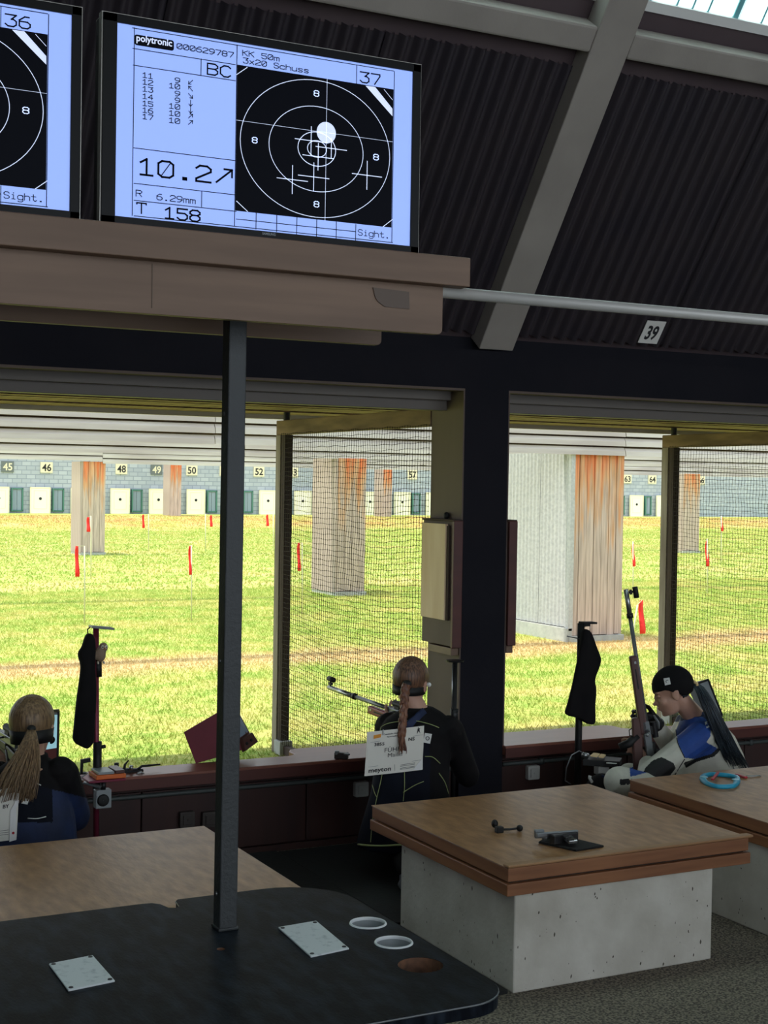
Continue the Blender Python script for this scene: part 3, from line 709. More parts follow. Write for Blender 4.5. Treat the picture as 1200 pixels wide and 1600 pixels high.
# ================================================================ TV shelf, screens, post, pipe
TVY = 2.80
GL = {
 '0': [[(0, 1), (1, 0), (3, 0), (4, 1), (4, 5), (3, 6), (1, 6), (0, 5), (0, 1)], [(.6, 1.2), (3.4, 4.8)]],
 'O': [[(0, 1), (1, 0), (3, 0), (4, 1), (4, 5), (3, 6), (1, 6), (0, 5), (0, 1)]],
 '1': [[(.4, 4.6), (2, 6), (2, 0)], [(.4, 0), (3.6, 0)]],
 '2': [[(0, 5), (1, 6), (3, 6), (4, 5), (4, 4), (0, 1), (0, 0), (4, 0)]],
 '3': [[(0, 6), (4, 6), (2.2, 3.7), (3, 3.7), (4, 2.8), (4, 1), (3, 0), (1, 0), (0, 1)]],
 '4': [[(3, 0), (3, 6), (0, 2), (4, 2)]],
 '5': [[(4, 6), (0, 6), (0, 3.6), (3, 3.6), (4, 2.6), (4, 1), (3, 0), (1, 0), (0, 1)]],
 '6': [[(3.6, 6), (2, 6), (0, 4), (0, 1), (1, 0), (3, 0), (4, 1), (4, 2.4), (3, 3.4), (0, 3.4)]],
 '7': [[(0, 6), (4, 6), (4, 5), (1.6, 0)]],
 '8': [[(1, 3.2), (0, 4), (0, 5), (1, 6), (3, 6), (4, 5), (4, 4), (3, 3.2), (1, 3.2), (0, 2.2), (0, 1), (1, 0), (3, 0), (4, 1), (4, 2.2), (3, 3.2)]],
 '9': [[(.4, 0), (2, 0), (4, 2), (4, 5), (3, 6), (1, 6), (0, 5), (0, 3.6), (1, 2.6), (4, 2.6)]],
 'K': [[(0, 0), (0, 6)], [(4, 6), (0, 3)], [(1, 3.6), (4, 0)]],
 'm': [[(0, 0), (0, 4), (1.6, 4), (2, 3.5), (2, 0)], [(2, 3.5), (2.6, 4), (3.6, 4), (4, 3.5), (4, 0)]],
 'x': [[(.3, 0), (3.7, 4)], [(.3, 4), (3.7, 0)]],
 'S': [[(4, 5), (3, 6), (1, 6), (0, 5), (0, 4), (1, 3.2), (3, 2.8), (4, 2), (4, 1), (3, 0), (1, 0), (0, 1)]],
 'c': [[(4, 3.4), (3.4, 4), (1, 4), (0, 3), (0, 1), (1, 0), (3.4, 0), (4, .6)]],
 'h': [[(0, 0), (0, 6)], [(0, 3), (1, 4), (3, 4), (4, 3), (4, 0)]],
 'u': [[(0, 4), (0, 1), (1, 0), (2.6, 0), (4, 1)], [(4, 4), (4, 0)]],
 's': [[(3.8, 3.6), (3, 4), (1, 4), (.2, 3.3), (1, 2.2), (3, 1.8), (3.8, .9), (3, 0), (1, 0), (.2, .5)]],
 'B': [[(0, 0), (0, 6), (3, 6), (4, 5), (4, 4), (3, 3.2), (0, 3.2)], [(3, 3.2), (4, 2.2), (4, 1), (3, 0), (0, 0)]],
 'C': [[(4, 5), (3, 6), (1.4, 6), (0, 4.6), (0, 1.4), (1.4, 0), (3, 0), (4, 1)]],
 'R': [[(0, 0), (0, 6), (3, 6), (4, 5), (4, 4), (3, 3), (0, 3)], [(2, 3), (4, 0)]],
 'T': [[(0, 5.3), (0, 6), (4, 6), (4, 5.3)], [(2, 6), (2, 0)]],
 'i': [[(1, 4), (2, 4), (2, 0)], [(.8, 0), (3.2, 0)], [(2, 5.4), (2, 6)]],
 'g': [[(4, 4), (4, -1), (3, -2), (1, -2), (.3, -1.5)], [(4, 3), (3, 4), (1, 4), (0, 3), (0, 1), (1, 0), (3, 0), (4, 1)]],
 't': [[(1.6, 6), (1.6, 1), (2.4, 0), (3.4, 0), (4, .8)], [(.2, 4), (3.4, 4)]],
 '.': [[(1.6, 0), (2.4, 0), (2.4, .6), (1.6, .6), (1.6, 0)]], ' ': []}
def SP(x, y):
    p = at(x, y, Y=TVY); return (p.x, p.z)
class Screen:
    """flat drawing on the screen plane, dx shifts the whole picture along the shelf"""
    def __init__(s, dx, y): s.dx = dx; s.y = y; s.mb = MB()
    def p(s, q): return (q[0]+s.dx, s.y, q[1])
    def quad(s, P): s.mb.add([s.p(q) for q in P], [tuple(range(len(P)))])
    def line(s, a, c, w):
        a, c = Vector(a), Vector(c); d = (c-a)
        if d.length < 1e-7: return
        d.normalize(); n = Vector((-d.y, d.x))*(w/2); a = a-d*w*.45; c = c+d*w*.45
        s.quad([a-n, c-n, c+n, a+n])
    def pl(s, pts, w):
        for i in range(len(pts)-1): s.line(pts[i], pts[i+1], w)
    def pline(s, x0, y0, x1, y1, w, horiz=None):
        a, c = SP(x0, y0), SP(x1, y1)
        if horiz: m_ = (a[1]+c[1])/2; a, c = (a[0], m_), (c[0], m_)
        elif horiz is False: m_ = (a[0]+c[0])/2; a, c = (m_, a[1]), (m_, c[1])
        s.line(a, c, w)
    def text(s, t, x0, y0, x1, y1, cap, w):
        a = SP(x0, y0); e = SP(x1, y1); n = len(t); adv = (e[0]-a[0])/(n-.12); z = (a[1]+e[1])/2
        h = SP(x0, y0-cap)[1]-SP(x0, y0)[1]; sx = adv*.78/4; sy = h/6
        for i, ch in enumerate(t):
            for st in GL[ch]: s.pl([(a[0]+adv*i+q[0]*sx, z+q[1]*sy) for q in st], w)
    def oval(s, c, rx, rz_, w, n=72):
        for i in range(n):
            q = []
            for a, k in ((i, -1), (i, 1), (i+1, 1), (i+1, -1)): t_ = 2*math.pi*a/n; q.append((c[0]+(rx+k*w/2)*math.cos(t_), c[1]+(rz_+k*w/2)*math.sin(t_)))
            s.quad(q)
    def ring(s, c, r, w, n=72):
        for i in range(n):
            a0, a1 = 2*math.pi*i/n, 2*math.pi*(i+1)/n
            s.quad([(c[0]+(r-w/2)*math.cos(a0), c[1]+(r-w/2)*math.sin(a0)), (c[0]+(r+w/2)*math.cos(a0), c[1]+(r+w/2)*math.sin(a0)),
                    (c[0]+(r+w/2)*math.cos(a1), c[1]+(r+w/2)*math.sin(a1)), (c[0]+(r-w/2)*math.cos(a1), c[1]+(r-w/2)*math.sin(a1))])
    def disc(s, c, r, n=40): s.quad([(c[0]+r*math.cos(2*math.pi*i/n), c[1]+r*math.sin(2*math.pi*i/n)) for i in range(n)])
    def arrow(s, x, y, ang, L_, w):
        c = SP(x, y); d = Vector((math.cos(ang), math.sin(ang))); n = Vector((-d.y, d.x)); c = Vector(c); e = c+d*L_/2
        s.line(c-d*L_/2, e, w)
        for k in (-1, 1): s.line(e, e-d*L_*.36+n*k*L_*.3, w)
    def build(s, name, m, parent): return s.mb.build(name, m, parent, fixn=False) if s.mb.v else None
def make_tv(dx, no, full, label):
    x0, x1, z0, z1 = .800+dx, 1.517+dx, 2.261, 2.676
    t = thing('television', label, 'television', ((x0+x1)/2, TVY, z0), 'result screens on the high shelf')
    b = MB(); b.prism([(x, TVY+.002, z) for x, z in rrect(x0, x1, z0, z1, .006)], (0, .05, 0)); b.build('casing', 'bezel', t, bevel=.002)
    b = MB(); b.box(x0+.12, x1-.12, TVY+.05, TVY+.085, z0+.06, z1-.1); b.build('back_cover', 'bezel', t, bevel=.01)
    b = MB(); e = .0022
    for a in ((x0-e, x0, z0, z1), (x1, x1+e, z0, z1), (x0-e, x1+e, z1, z1+e)): b.box(a[0], a[1], TVY, TVY+.02, a[2], a[3])
    b.build('edge_trim', 'bezeledge', t)
    q = [SP(179.3, 34.3), SP(643.3, 112.3), SP(641.7, 385), SP(182.7, 337.7)]
    sx0 = (q[0][0]+q[3][0])/2; sx1 = (q[1][0]+q[2][0])/2; sz1 = (q[0][1]+q[1][1])/2; sz0 = (q[2][1]+q[3][1])/2
    lip = MB()
    for a in ((x0, x1, z0, sz0), (x0, x1, sz1, z1)): lip.box(a[0], a[1], TVY-.004, TVY+.002, a[2], a[3])
    for a in ((x0, sx0+dx, z0, z1), (sx1+dx, x1, z0, z1)): lip.box(a[0], a[1], TVY-.004, TVY+.002, a[2], a[3])
    lip.build('bezel', 'bezel', t, bevel=.001)
    s = Screen(dx, TVY+.0005); s.quad([(sx0, sz0), (sx1, sz0), (sx1, sz1), (sx0, sz1)]); scr = s.build('screen', 'screen', t)
    w = .0016
    # black field of the target picture
    k = Screen(dx, TVY-.0002); A = SP(369, 101.7); B = SP(613.3, 138.5); C_ = SP(613.3, 356.7); D = SP(369, 328.3)
    bx0, bx1 = (A[0]+D[0])/2, (B[0]+C_[0])/2; bz1, bz0 = (A[1]+B[1])/2, (C_[1]+D[1])/2
    k.quad([(bx0, bz0), (bx1, bz0), (bx1, bz1), (bx0, bz1)]); k.build('target_field', 'sdark', scr)
    d = Screen(dx, TVY-.0004)
    for a in ((207, 43, 615, 111.7, True), (209.5, 337, 613.3, 379.3, True), (207.3, 76, 367.7, 100.7, True), (208, 101.3, 367.7, 126.7, True), (209, 231, 367.7, 251, True), (209.3, 286, 368.3, 305, True),
              (209.3, 312.3, 369, 331, True), (207, 43, 209.5, 337, False), (615, 111.7, 613.3, 379.3, False), (367.7, 70, 369, 353, False), (314, 92, 314, 118, False), (315, 299, 315, 323, False),
              (557.3, 101.7, 557.3, 131.7, False), (369, 341.7, 555.7, 362.5, True)): d.pline(*a[:4], w, a[4])
    for i, xx in enumerate((400, 432.3, 463.7, 494.7, 525.3, 555.7)): d.pline(xx, 329+3.6*(i+1), xx, 353+4.1*(i+1)+1.0, w, False)
    d.build('grid_lines', 'sdark', scr)
    d = Screen(dx, TVY-.0006); tw = .0017
    d.text(no, 562.7, 129, 595, 132.5, 16, .0028)
    d.text('Sight.', 559.5, 367, 609, 373, 9, .0015)
    if full:
        d.text('000629787', 276.5, 76, 365.5, 90, 8, tw); d.text('KK 50m', 379, 87.5, 437, 95, 8, tw); d.text('3x20 Schuss', 380, 99, 483, 114, 8, tw)
        d.text('BC', 324, 116.5, 362, 121, 17, .003)
        for i, (n_, v_, yy, y2, ya, an) in enumerate((('11', '9', 117.7, 126, 128.5, 225), ('12', '10', 128.3, 135, 138.5, 135), ('13', '9', 139.3, 146.7, 150, 315), ('14', '9', 150.7, 157.3, 161.5, 270), ('15', '10', 161.7, 166.7, 172.5, 270), ('16', '10', 172.3, 177.7, 181.5, 45), ('17', '10', 182.3, 189, 191.5, 45))):
            d.text(n_, 222.7, yy+3.4, 239.6, yy+5.4, 7.6, .0016)
            d.text(v_, 264 if len(v_) == 2 else 273.5, y2+2.7, 281.7, y2+4.4, 7.6, .0016)
            d.arrow(297.7, ya, math.radians(an), .0125, .0015)
        d.text('1O.2', 217, 273, 332, 285, 25, .0042); d.line(SP(252, 274.5), SP(266, 255.5), .002)
        a0, a1 = Vector(SP(338, 284.5)), Vector(SP(362.5, 266)); d.line(a0, a1, .004); d.line(a1, (a1.x-.017, a1.y), .004); d.line(a1, (a1.x, a1.y-.015), .004)
        d.text('R', 212.5, 306, 222.5, 308, 9.5, tw); d.text('6.29mm', 245, 311.5, 306, 319, 9, tw)
        d.text('T', 213.5, 332.5, 230, 334.5, 16, .0028); d.text('158', 257, 340.5, 314, 347, 17, .0034)
    d.build('print', 'sdark', scr)['kind'] = 'stuff'
    # target picture
    g = Screen(dx, TVY-.0006); lw = .0014
    def circ(xl, xr, cx, cy, ww):
        x0_, x1_ = SP(xl, 232)[0], SP(xr, 232)[0]; z1_, z0_ = SP(485, cx)[1], SP(505, cy)[1]; g.oval(((x0_+x1_)/2, (z0_+z1_)/2), (x1_-x0_)/2, (z1_-z0_)/2, ww)
    circ(375, 609, 124, 340.7, lw); circ(420, 567.3, 165, 300.7, lw)
    for (xx, yy) in ((490.5, 150), (394, 223), (583.5, 249.5), (490.5, 323)): g.text('8', xx, yy, xx+8.5, yy+1, 8.6, .0016)
    if full:
        circ(465.3, 524.3, 205, 261, lw*1.2); circ(480.3, 510, 218.5, 247, lw*1.2)
        for (xx, yy, h, v) in ((456.7, 280.7, 24, 22), (490, 276.5, 24, 22), (573.3, 274, 23, 22), (486, 220, 25, 22), (497, 245, 24, 21), (517.5, 232, 24, 15)):
            c = SP(xx, yy); hx = (SP(xx+h, yy)[0]-SP(xx-h, yy)[0])/2; vz = (SP(xx, yy-v)[1]-SP(xx, yy+v)[1])/2
            g.line((c[0]-hx, c[1]), (c[0]+hx, c[1]), .0017); g.line((c[0], c[1]-vz), (c[0], c[1]+vz), .0017)
        g.disc(SP(509.7, 207.3), (SP(524.7, 207)[0]-SP(494.7, 207)[0])/2)
        g.pline(509.3, 123, 509.3, 345, .0009, False); g.pline(369, 187.7, 613.3, 221.7, .0007, True)
    else: g.pline(369, 187.7, 613.3, 221.7, .0007, True)
    for (a, c, ww) in (((369.5, 116.7), (386, 105.5), .0015), ((600, 140), (613, 156), .001), ((369.5, 314.3), (386.7, 330.5), .0015), ((598.3, 354.3), (613, 343), .0015)): g.line(SP(*a), SP(*c), ww)
    g.quad([SP(571, 134), SP(586, 136), SP(613, 170), SP(613, 181.7)])
    g.build('target_picture', 'sline', scr)
    if full:
        lg = Screen(dx, TVY-.0006); a, c = SP(210, 54.5), SP(271.5, 81); e_ = SP(210, 70.5)
        zt = (a[1]+SP(271.5, 62.5)[1])/2; zb = (e_[1]+SP(271.5, 79.5)[1])/2
        lg.quad(rrect(a[0], c[0], zb, zt, .005)); lg.build('logo_box', 'sdark', scr)
        b = MB(); put_text(b, 'polytronic', (a[0]+.004+dx, TVY-.0009, zb+.0085), (1, 0, 0), (0, 0, 1), width=c[0]-a[0]-.008, height=.0135, bold=.02); b.build('logo_text', 'sline', scr, fixn=False)
    b = MB(); put_text(b, 'SAMSUNG', ((x0+x1)/2-.014, TVY-.0045, z0+.007), (1, 0, 0), (0, 0, 1), width=.03, height=.005, bold=.02); b.build('maker_name', 'greymetal', t, fixn=False)
    return t
make_tv(0, '37', True, 'wide result screen numbered 37 showing a target with white crosses')
make_tv(-.760, '36', False, 'result screen numbered 36, cut off by the left edge')

sh = thing('screen_shelf', 'long brown wooden shelf high up carrying the two result screens', 'shelf', (.6, 2.95, 2.09))
b = MB(); b.box(-.6, 1.642, 2.78, 3.16, 2.195, 2.26); b.build('top_board', 'shelfwood', sh, bevel=.002)
def apron(y, x1, m):
    b = MB(); o = rrect(-.6, x1, 2.088, 2.195, [.001, .012, .001, .001]); b.prism([(x, y, z) for x, z in o], (0, .02, 0)); return b.build('apron', m, sh, bevel=.001)
apron(2.815, 1.592, 'shelfwood'); apron(3.115, 1.592, 'shelfwood')
b = MB(); b.box(-.5, 1.5, 2.835, 3.115, 2.165, 2.195); b.build('bearer', 'shelfdark', sh)
p0 = at(583, 449, Y=2.812); p1 = at(640, 483, Y=2.812)
b = MB(); o = [(p0.x, p0.z), (p1.x-.002, p0.z-.003), (p1.x, p1.z), (p0.x+.03, p1.z+.001), (p0.x+.012, p1.z+.012), (p0.x+.006, p1.z+.02)]; b.prism([(x, 2.813, z) for x, z in o], (0, -.001, 0)); b.build('tape_patch', mat('brown_tape', (88, 70, 56), .5), sh)
b = MB(); b.box(.912, .914, 2.8136, 2.8152, 2.10, 2.19); b.build('seam', 'shelfdark', sh)

# support post through the black table
pb = at(354, 1452, Z=.75); pt = at(370, 503, Y=pb.y)
po = thing('support_post', 'square dark grey metal post rising from the black table to the screen shelf', 'post', (pb.x, pb.y, .75))
b = MB(); hw = .021; n_ = 6
b.obox((pb.x+(pt.x-pb.x)/2, pb.y+.01, (.75+2.19)/2), (hw, 0, 0), (0, hw, 0), ((pt.x-pb.x)/2, 0, (2.19-.75)/2)); b.build('tube', 'post', po, bevel=.003)
b = MB(); b.box(pb.x-.024, pb.x+.024, pb.y-.014, pb.y+.034, .75, .757); b.build('base_collar', 'post', po, bevel=.002)
for zz in (.83, 1.35, 1.9):
    b = MB(); b.lathe((pb.x-.0215+(pt.x-pb.x)*(zz-.75)/1.44, pb.y+.01, zz), [(.0001, .003), (.004, .003), (.005, 0)], (-1, 0, 0), 10); b.build('rivet', 'screw', po)
b = MB(); z_ = 2.184; b.tube([(1.59, 2.83, 2.186), (5.5, 2.83, 2.186)], .0135, 16); b.tube([(2.6, 2.83, 2.186), (2.68, 2.83, 2.186)], .0145, 16)
tag(b.build('rail_pipe', 'pipe', smooth=True), 'long galvanised pipe running right from the end of the screen shelf', 'pipe')

# sign 39 on the slope
def slope_sign():
    q = [(1009, 500), (1039, 503), (1028, 538), (999, 535)]
    def onroof(x, y, off):
        r = ray(x, y); t = (2.436+off+RK*WY-CH)/(r.z+RK*r.y); return CAM+r*t
    c = [onroof(x, y, .10) for x, y in q]; ux = V((1, 0, 0)); uy = V((0, -1, RK)).normalized(); nn = V((0, -RK, -1)).normalized()
    ce = sum(c, V((0, 0, 0)))/4; w_ = (c[1]-c[0]).length*.98; h_ = (c[0]-c[3]).dot(uy)
    t = thing('number_sign', 'small white sign reading 39 on the dark corrugated slope', 'sign', ce)
    b = MB(); b.obox(ce, ux*w_/2, uy*h_/2, nn*.002); b.build('plate', 'signw', t)
    b = MB(); put_text(b, '39', ce-ux*w_*.3-uy*h_*.30+nn*.0028, ux, uy, width=w_*.6, height=h_*.6, bold=.03); b.build('numeral', 'ink', t, fixn=False)
slope_sign()

# ================================================================ black table in front
bt_ = thing('bar_table', 'black spectator table top with cup holes around the grey post', 'table', (.6, 2.8, 0))
o = rrect(-.9, 1.525, 2.352, 3.244, [.05, .10, .17, .05], 8)
# notch in the far edge
o2 = []
for p in o:
    o2.append(p)
i0 = next(i for i in range(len(o)) if o[i][1] > 3.24 and o[i-1][1] > 3.24 and o[i][0] < 1.0)
notch = [(1.135, 3.244), (1.128, 3.235), (1.122, 3.19), (1.108, 3.182), (1.094, 3.19), (1.085, 3.225), (1.07, 3.24), (1.05, 3.244)]
o = o[:i0]+notch+o[i0:]
holes = [(1.466, 2.889, .040), (1.456, 2.744, .040), (1.440, 2.593, .048), (1.099, 2.859, .009)]
def plate_with_holes(outline, holes, z0, z1, n=28):
    bm = bmesh.new()
    def loop(pts):
        vs = [bm.verts.new((x, y, z1)) for x, y in pts]; return [bm.edges.new((vs[i], vs[(i+1) % len(vs)])) for i in range(len(vs))]
    ed = loop(outline)
    for (x, y, r) in holes: ed += loop([(x+r*math.cos(2*math.pi*i/n), y+r*math.sin(2*math.pi*i/n)) for i in range(n)])
    bmesh.ops.triangle_fill(bm, use_beauty=True, use_dissolve=False, edges=ed)
    fs = list(bm.faces); r = bmesh.ops.extrude_face_region(bm, geom=fs)
    for v in r['geom']:
        if isinstance(v, bmesh.types.BMVert): v.co.z = z0
    bmesh.ops.recalc_face_normals(bm, faces=bm.faces)
    me = bpy.data.meshes.new('plate'); bm.to_mesh(me); bm.free(); return me
link('table_top', plate_with_holes(o, holes, .722, .75), 'blacktop', bt_)
b = MB(); oo = o+[o[0]]; b.tube([(x, y, .747) for x, y in oo], .0022, 6); b.build('edge_band', 'greymetal', bt_, smooth=True)
for i, (x, y, r) in enumerate(holes[:2]):
    b = MB(); b.lathe((x, y, .75), [(r-.0015, -.004), (r-.002, .001), (r-.001, .003), (r+.0015, .003), (r+.003, 0)], n=36); b.build('cup_ring', 'cupring', bt_, smooth=True)
    b = MB(); b.lathe((x, y, .75), [(r-.001, -.002), (r-.002, -.07), (.001, -.07)], n=28); b.build('cup_well', 'mongrey', bt_, smooth=True)
x, y, r = holes[2]; b = MB(); b.lathe((x, y, .75), [(r-.0006, -.0005), (r-.0008, -.05), (.001, -.052)], n=32); b.build('bare_hole', 'hole', bt_, smooth=True)
x, y, r = holes[3]; b = MB(); b.lathe((x, y, .75), [(r, .0003), (r*.8, -.008), (.0005, -.009)], n=16); b.build('screw_hole', 'hole', bt_)
for cs in (((.742, 2.909), (.838, 2.924), (.836, 2.756), (.738, 2.741)), ((1.265, 2.939), (1.363, 2.947), (1.347, 2.742), (1.250, 2.727))):
    b = MB(); b.prism([(x, y, .75) for x, y in cs], (0, 0, .004)); pl = b.build('cover_plate', 'plate', bt_, bevel=.0015)
    cx = sum(c[0] for c in cs)/4; cy = sum(c[1] for c in cs)/4
    for c in cs:
        b = MB(); b.lathe((c[0]+(cx-c[0])*.16, c[1]+(cy-c[1])*.12, .754), [(.0001, .002), (.004, .0015), (.005, 0)], n=12); b.build('screw', 'screw', pl)
b = MB(); b.box(-.8, 1.30, 2.40, 2.44, .36, .72); b.build('front_apron', 'housingd', bt_, bevel=.003)
for (x, y) in ((-.6, 2.5), (-.6, 3.1), (1.22, 2.5), (1.22, 3.1)):
    b = MB(); b.box(x-.03, x+.03, y-.03, y+.03, 0, .722); b.build('leg', 'post', bt_, bevel=.003)

# ================================================================ low tables
def chips(b, face, n, x0, x1, y0, y1, z0, z1, seed):
    r = random.Random(seed)
    for i in range(n):
        s = r.choice((.001, .0013, .002, .0028, .004)); st = r.uniform(1, 2.6); lowb = r.random()
        z = z0+(z1-z0)*(lowb**2 if i % 2 else lowb)
        if face == 'F':
            x = r.uniform(x0+.01, x1-.01); c = (x, y0, z); ax, az, nn = V((s, 0, 0)), V((s*.2, 0, s*st)), V((0, -1, 0))
        else:
            y = r.uniform(y0+.01, y1-.01); c = (x0, y, z); ax, az, nn = V((0, s, 0)), V((0, s*.2, s*st)), V((-1, 0, 0))
        k = 6; pts = []
        for j in range(k):
            a = 2*math.pi*j/k; q = r.uniform(.6, 1.1); pts.append(V(c)+ax*(math.cos(a)*q)+az*(math.sin(a)*q)+nn*.0008)
        b.add(pts, [tuple(range(k))])
def low_table(x0, x1, y0, y1, bx0, bx1, by0, by1, label, seed, lip=True):
    t = thing('low_table', label, 'table', ((x0+x1)/2, (y0+y1)/2, 0), 'low wooden tables on white blocks')
    b = MB(); b.box(bx0, bx1, by0, by1, 0, .352); blk = b.build('block_base', 'block', t, bevel=.006)
    b = MB(); chips(b, 'F', 60, bx0, bx1, by0, by1, .01, .34, seed); chips(b, 'S', 60, bx0, bx1, by0, by1, .01, .34, seed+1); b.build('chipped_paint', 'chip', blk, fixn=False)['kind'] = 'stuff'
    b = MB(); b.box(x0, x1, y0, y1, .352, .394); b.build('lower_board', 'tabedge', t, bevel=.003)
    b = MB(); b.box(x0+.02, x1-.02, y0+.02, y1-.02, .394, .40); b.build('spacer', 'black', t)
    b = MB(); b.box(x0+.006, x1-.006, y0+.006, y1-.006, .40, .447); b.build('upper_board', 'tabedge', t, bevel=.003)
    b = MB(); b.box(x0+.003, x1-.003, y0+.026, y1-.003, .4475, .4505); b.build('top_sheet', 'tabtop', t, bevel=.001)
    b = MB(); b.box(x0+.008, x1-.004, y0+.012, y0+.026, .447, .4515); b.build('strip_gap', 'black', t)
    b = MB(); b.box(x0-.002, x1+.004, y0-.008, y0+.028, .4515, .461); b.build('edge_strip', 'tabedge2', t, bevel=.003)
    return t
low_table(2.612, 3.685, 4.105, 5.145, 2.667, 3.538, 4.143, 4.976, 'low wooden table on a white chipped block with a sight mount lying on it', 3)
low_table(3.902, 4.98, 4.105, 5.15, 3.925, 4.83, 4.143, 4.976, 'low wooden table at the right edge with a blue ring lying on it', 8)
low_table(.805, 1.882, 4.105, 5.085, .86, 1.83, 4.143, 4.976, 'low wooden table partly hidden behind the black table', 13)

b = MB(); o = rrect(1.89, 2.655, 4.15, 6.21, .01); b.prism([(x, y, 0) for x, y in o], (0, 0, .012)); tag(b.build('floor_sheet', 'dull_black', bevel=.003), 'flat black sheet on the floor left of the kneeling shooter', 'mat')  # flat black sheets covering the floor between the tables and the wall
b = MB(); o = rrect(2.657, 3.88, 4.99, 6.19, .01); b.prism([(x, y, 0) for x, y in o], (0, 0, .011)); tag(b.build('floor_sheet', 'dull_black', bevel=.003), 'flat black sheet on the floor under the kneeling shooter', 'mat')

# ================================================================ small things on the tables
TZ = .4505
t = thing('sight_clamp', 'small black two-knob clamp lying on the middle low table', 'clamp', at(795, 1296, Z=TZ))
s = MB(); a = at(773, 1287, Z=TZ+.022); c = at(780, 1296, Z=TZ+.012); d = at(812, 1294, Z=TZ+.013)
s.ell(a, (.013, .013, .016), nu=12, nv=8); s.build('round_knob', 'black', t, smooth=True)
s = MB(); s.tube([a, at(775, 1292, Z=TZ+.01), c], .006, 8); s.build('elbow', 'steel', t, smooth=True)
s = MB(); s.obox(c, (.014, 0, 0), (0, .012, 0), (0, 0, .0115)); s.build('collar', 'black', t, bevel=.003)
s = MB(); s.tube([c, c.lerp(d, .5)+V((0, 0, -.002)), d], .0045, 8); s.build('rod', 'dark', t, smooth=True)
s = MB(); s.ell(d, .0125, nu=14, nv=9); s.build('ball_knob', 'black', t, smooth=True)

pc = [at(841, 1318, Z=TZ), at(865, 1305, Z=TZ), at(944, 1324, Z=TZ), at(900, 1331, Z=TZ)]
b = MB(); b.prism(pc, (0, 0, .008)); tag(b.build('rubber_pad', 'dull_black', bevel=.003), 'flat black pad under the sight mount on the middle low table', 'pad')
t = thing('sight_mount', 'grey metal rear sight mount lying on the black pad', 'gun part', at(875, 1312, Z=TZ+.008))
z = TZ+.009
s = MB(); s.bar(at(862, 1312, Z=z+.02), at(900, 1306, Z=z+.02), .03, .034); s.build('body', 'dark', t, bevel=.004)
s = MB(); s.bar(at(838, 1305, Z=z+.03), at(903, 1300, Z=z+.034), .014, .016); s.build('top_bar', 'greymetal', t, bevel=.003)
s = MB(); s.bar(at(835, 1303, Z=z+.03), at(850, 1302, Z=z+.032), .02, .03); s.build('clamp_foot', 'greymetal', t, bevel=.003)
s = MB(); s.bar(at(880, 1303, Z=z+.028), at(896, 1316, Z=z+.016), .036, .014); s.build('front_block', 'steel', t, bevel=.003)
for k in range(3):
    s = MB(); u_ = .25+.25*k; a = at(880, 1303, Z=z+.036).lerp(at(896, 1316, Z=z+.024), u_); s.obox(a, (.013, 0, 0), (0, .003, 0), (0, 0, .002)); s.build('slot', 'black', t)
s = MB(); s.tube([at(862, 1308, Z=z+.014), at(848, 1309, Z=z+.014)], .009, 12); s.build('adjuster_knob', 'greymetal', t, smooth=True)

# blue ring on the right table
t = thing('blue_ring', 'light blue oval plastic ring with red clips on the right low table', 'ring', at(1125, 1219, Z=TZ))
outl = [(1094, 1212), (1108, 1208), (1130, 1209), (1150, 1212), (1157, 1216), (1152, 1227), (1143, 1230), (1120, 1230), (1103, 1225), (1095, 1218)]
P3 = [at(x, y, Z=TZ+.009) for x, y in outl]; ce = sum(P3, V((0, 0, 0)))/len(P3)
P3 = [ce+(p-ce)*.86 for p in P3]
sm = []
for i in range(len(P3)):
    for k in range(4):
        u_ = k/4; p0, p1, p2, p3 = P3[i-1], P3[i], P3[(i+1) % len(P3)], P3[(i+2) % len(P3)]
        sm.append(.5*((2*p1)+(p2-p0)*u_+(2*p0-5*p1+4*p2-p3)*u_*u_+(3*p1-p0-3*p2+p3)*u_**3))
s = MB(); n = len(sm); vs = []; fs = []
for p in sm:
    d_ = (p-ce).normalized(); 
    for (r_, h_) in ((-.014, -.008), (.014, -.008), (.012, .004), (.006, .008), (-.008, .008), (-.014, .002)): vs.append(p+d_*r_+V((0, 0, h_)))
for i in range(n):
    for j in range(6): fs.append((i*6+j, i*6+(j+1) % 6, ((i+1) % n)*6+(j+1) % 6, ((i+1) % n)*6+j))
s.add(vs, fs); s.build('ring_body', 'cyan', t, smooth=True)
for (x, y) in ((1100, 1214), (1149, 1218)):
    p = at(x, y, Z=TZ+.018); s = MB(); s.ell(p, (.018, .018, .003), nu=12, nv=7); s.build('pale_pad', 'cyanl', t, smooth=True)
s = MB(); s.bar(at(1122, 1207, Z=TZ+.02), at(1113, 1218, Z=TZ+.02), .012, .008); s.build('red_clip', 'red', t, bevel=.002)
t2 = thing('red_pull_tag', 'small red tag with a thin wire loop beside the blue ring', 'tag', at(1160, 1212, Z=TZ))
s = MB(); s.bar(at(1150, 1210, Z=TZ+.006), at(1166, 1215, Z=TZ+.006), .018, .009); s.build('tag_body', 'red', t2, bevel=.003)
s = MB(); s.tube([at(1166, 1214, Z=TZ+.004), at(1178, 1213, Z=TZ+.004), at(1189, 1212.5, Z=TZ+.004), at(1188, 1211.5, Z=TZ+.004), at(1176, 1211.5, Z=TZ+.004), at(1166, 1212, Z=TZ+.004)], .0018, 6); s.build('wire_loop', 'steel', t2, smooth=True)

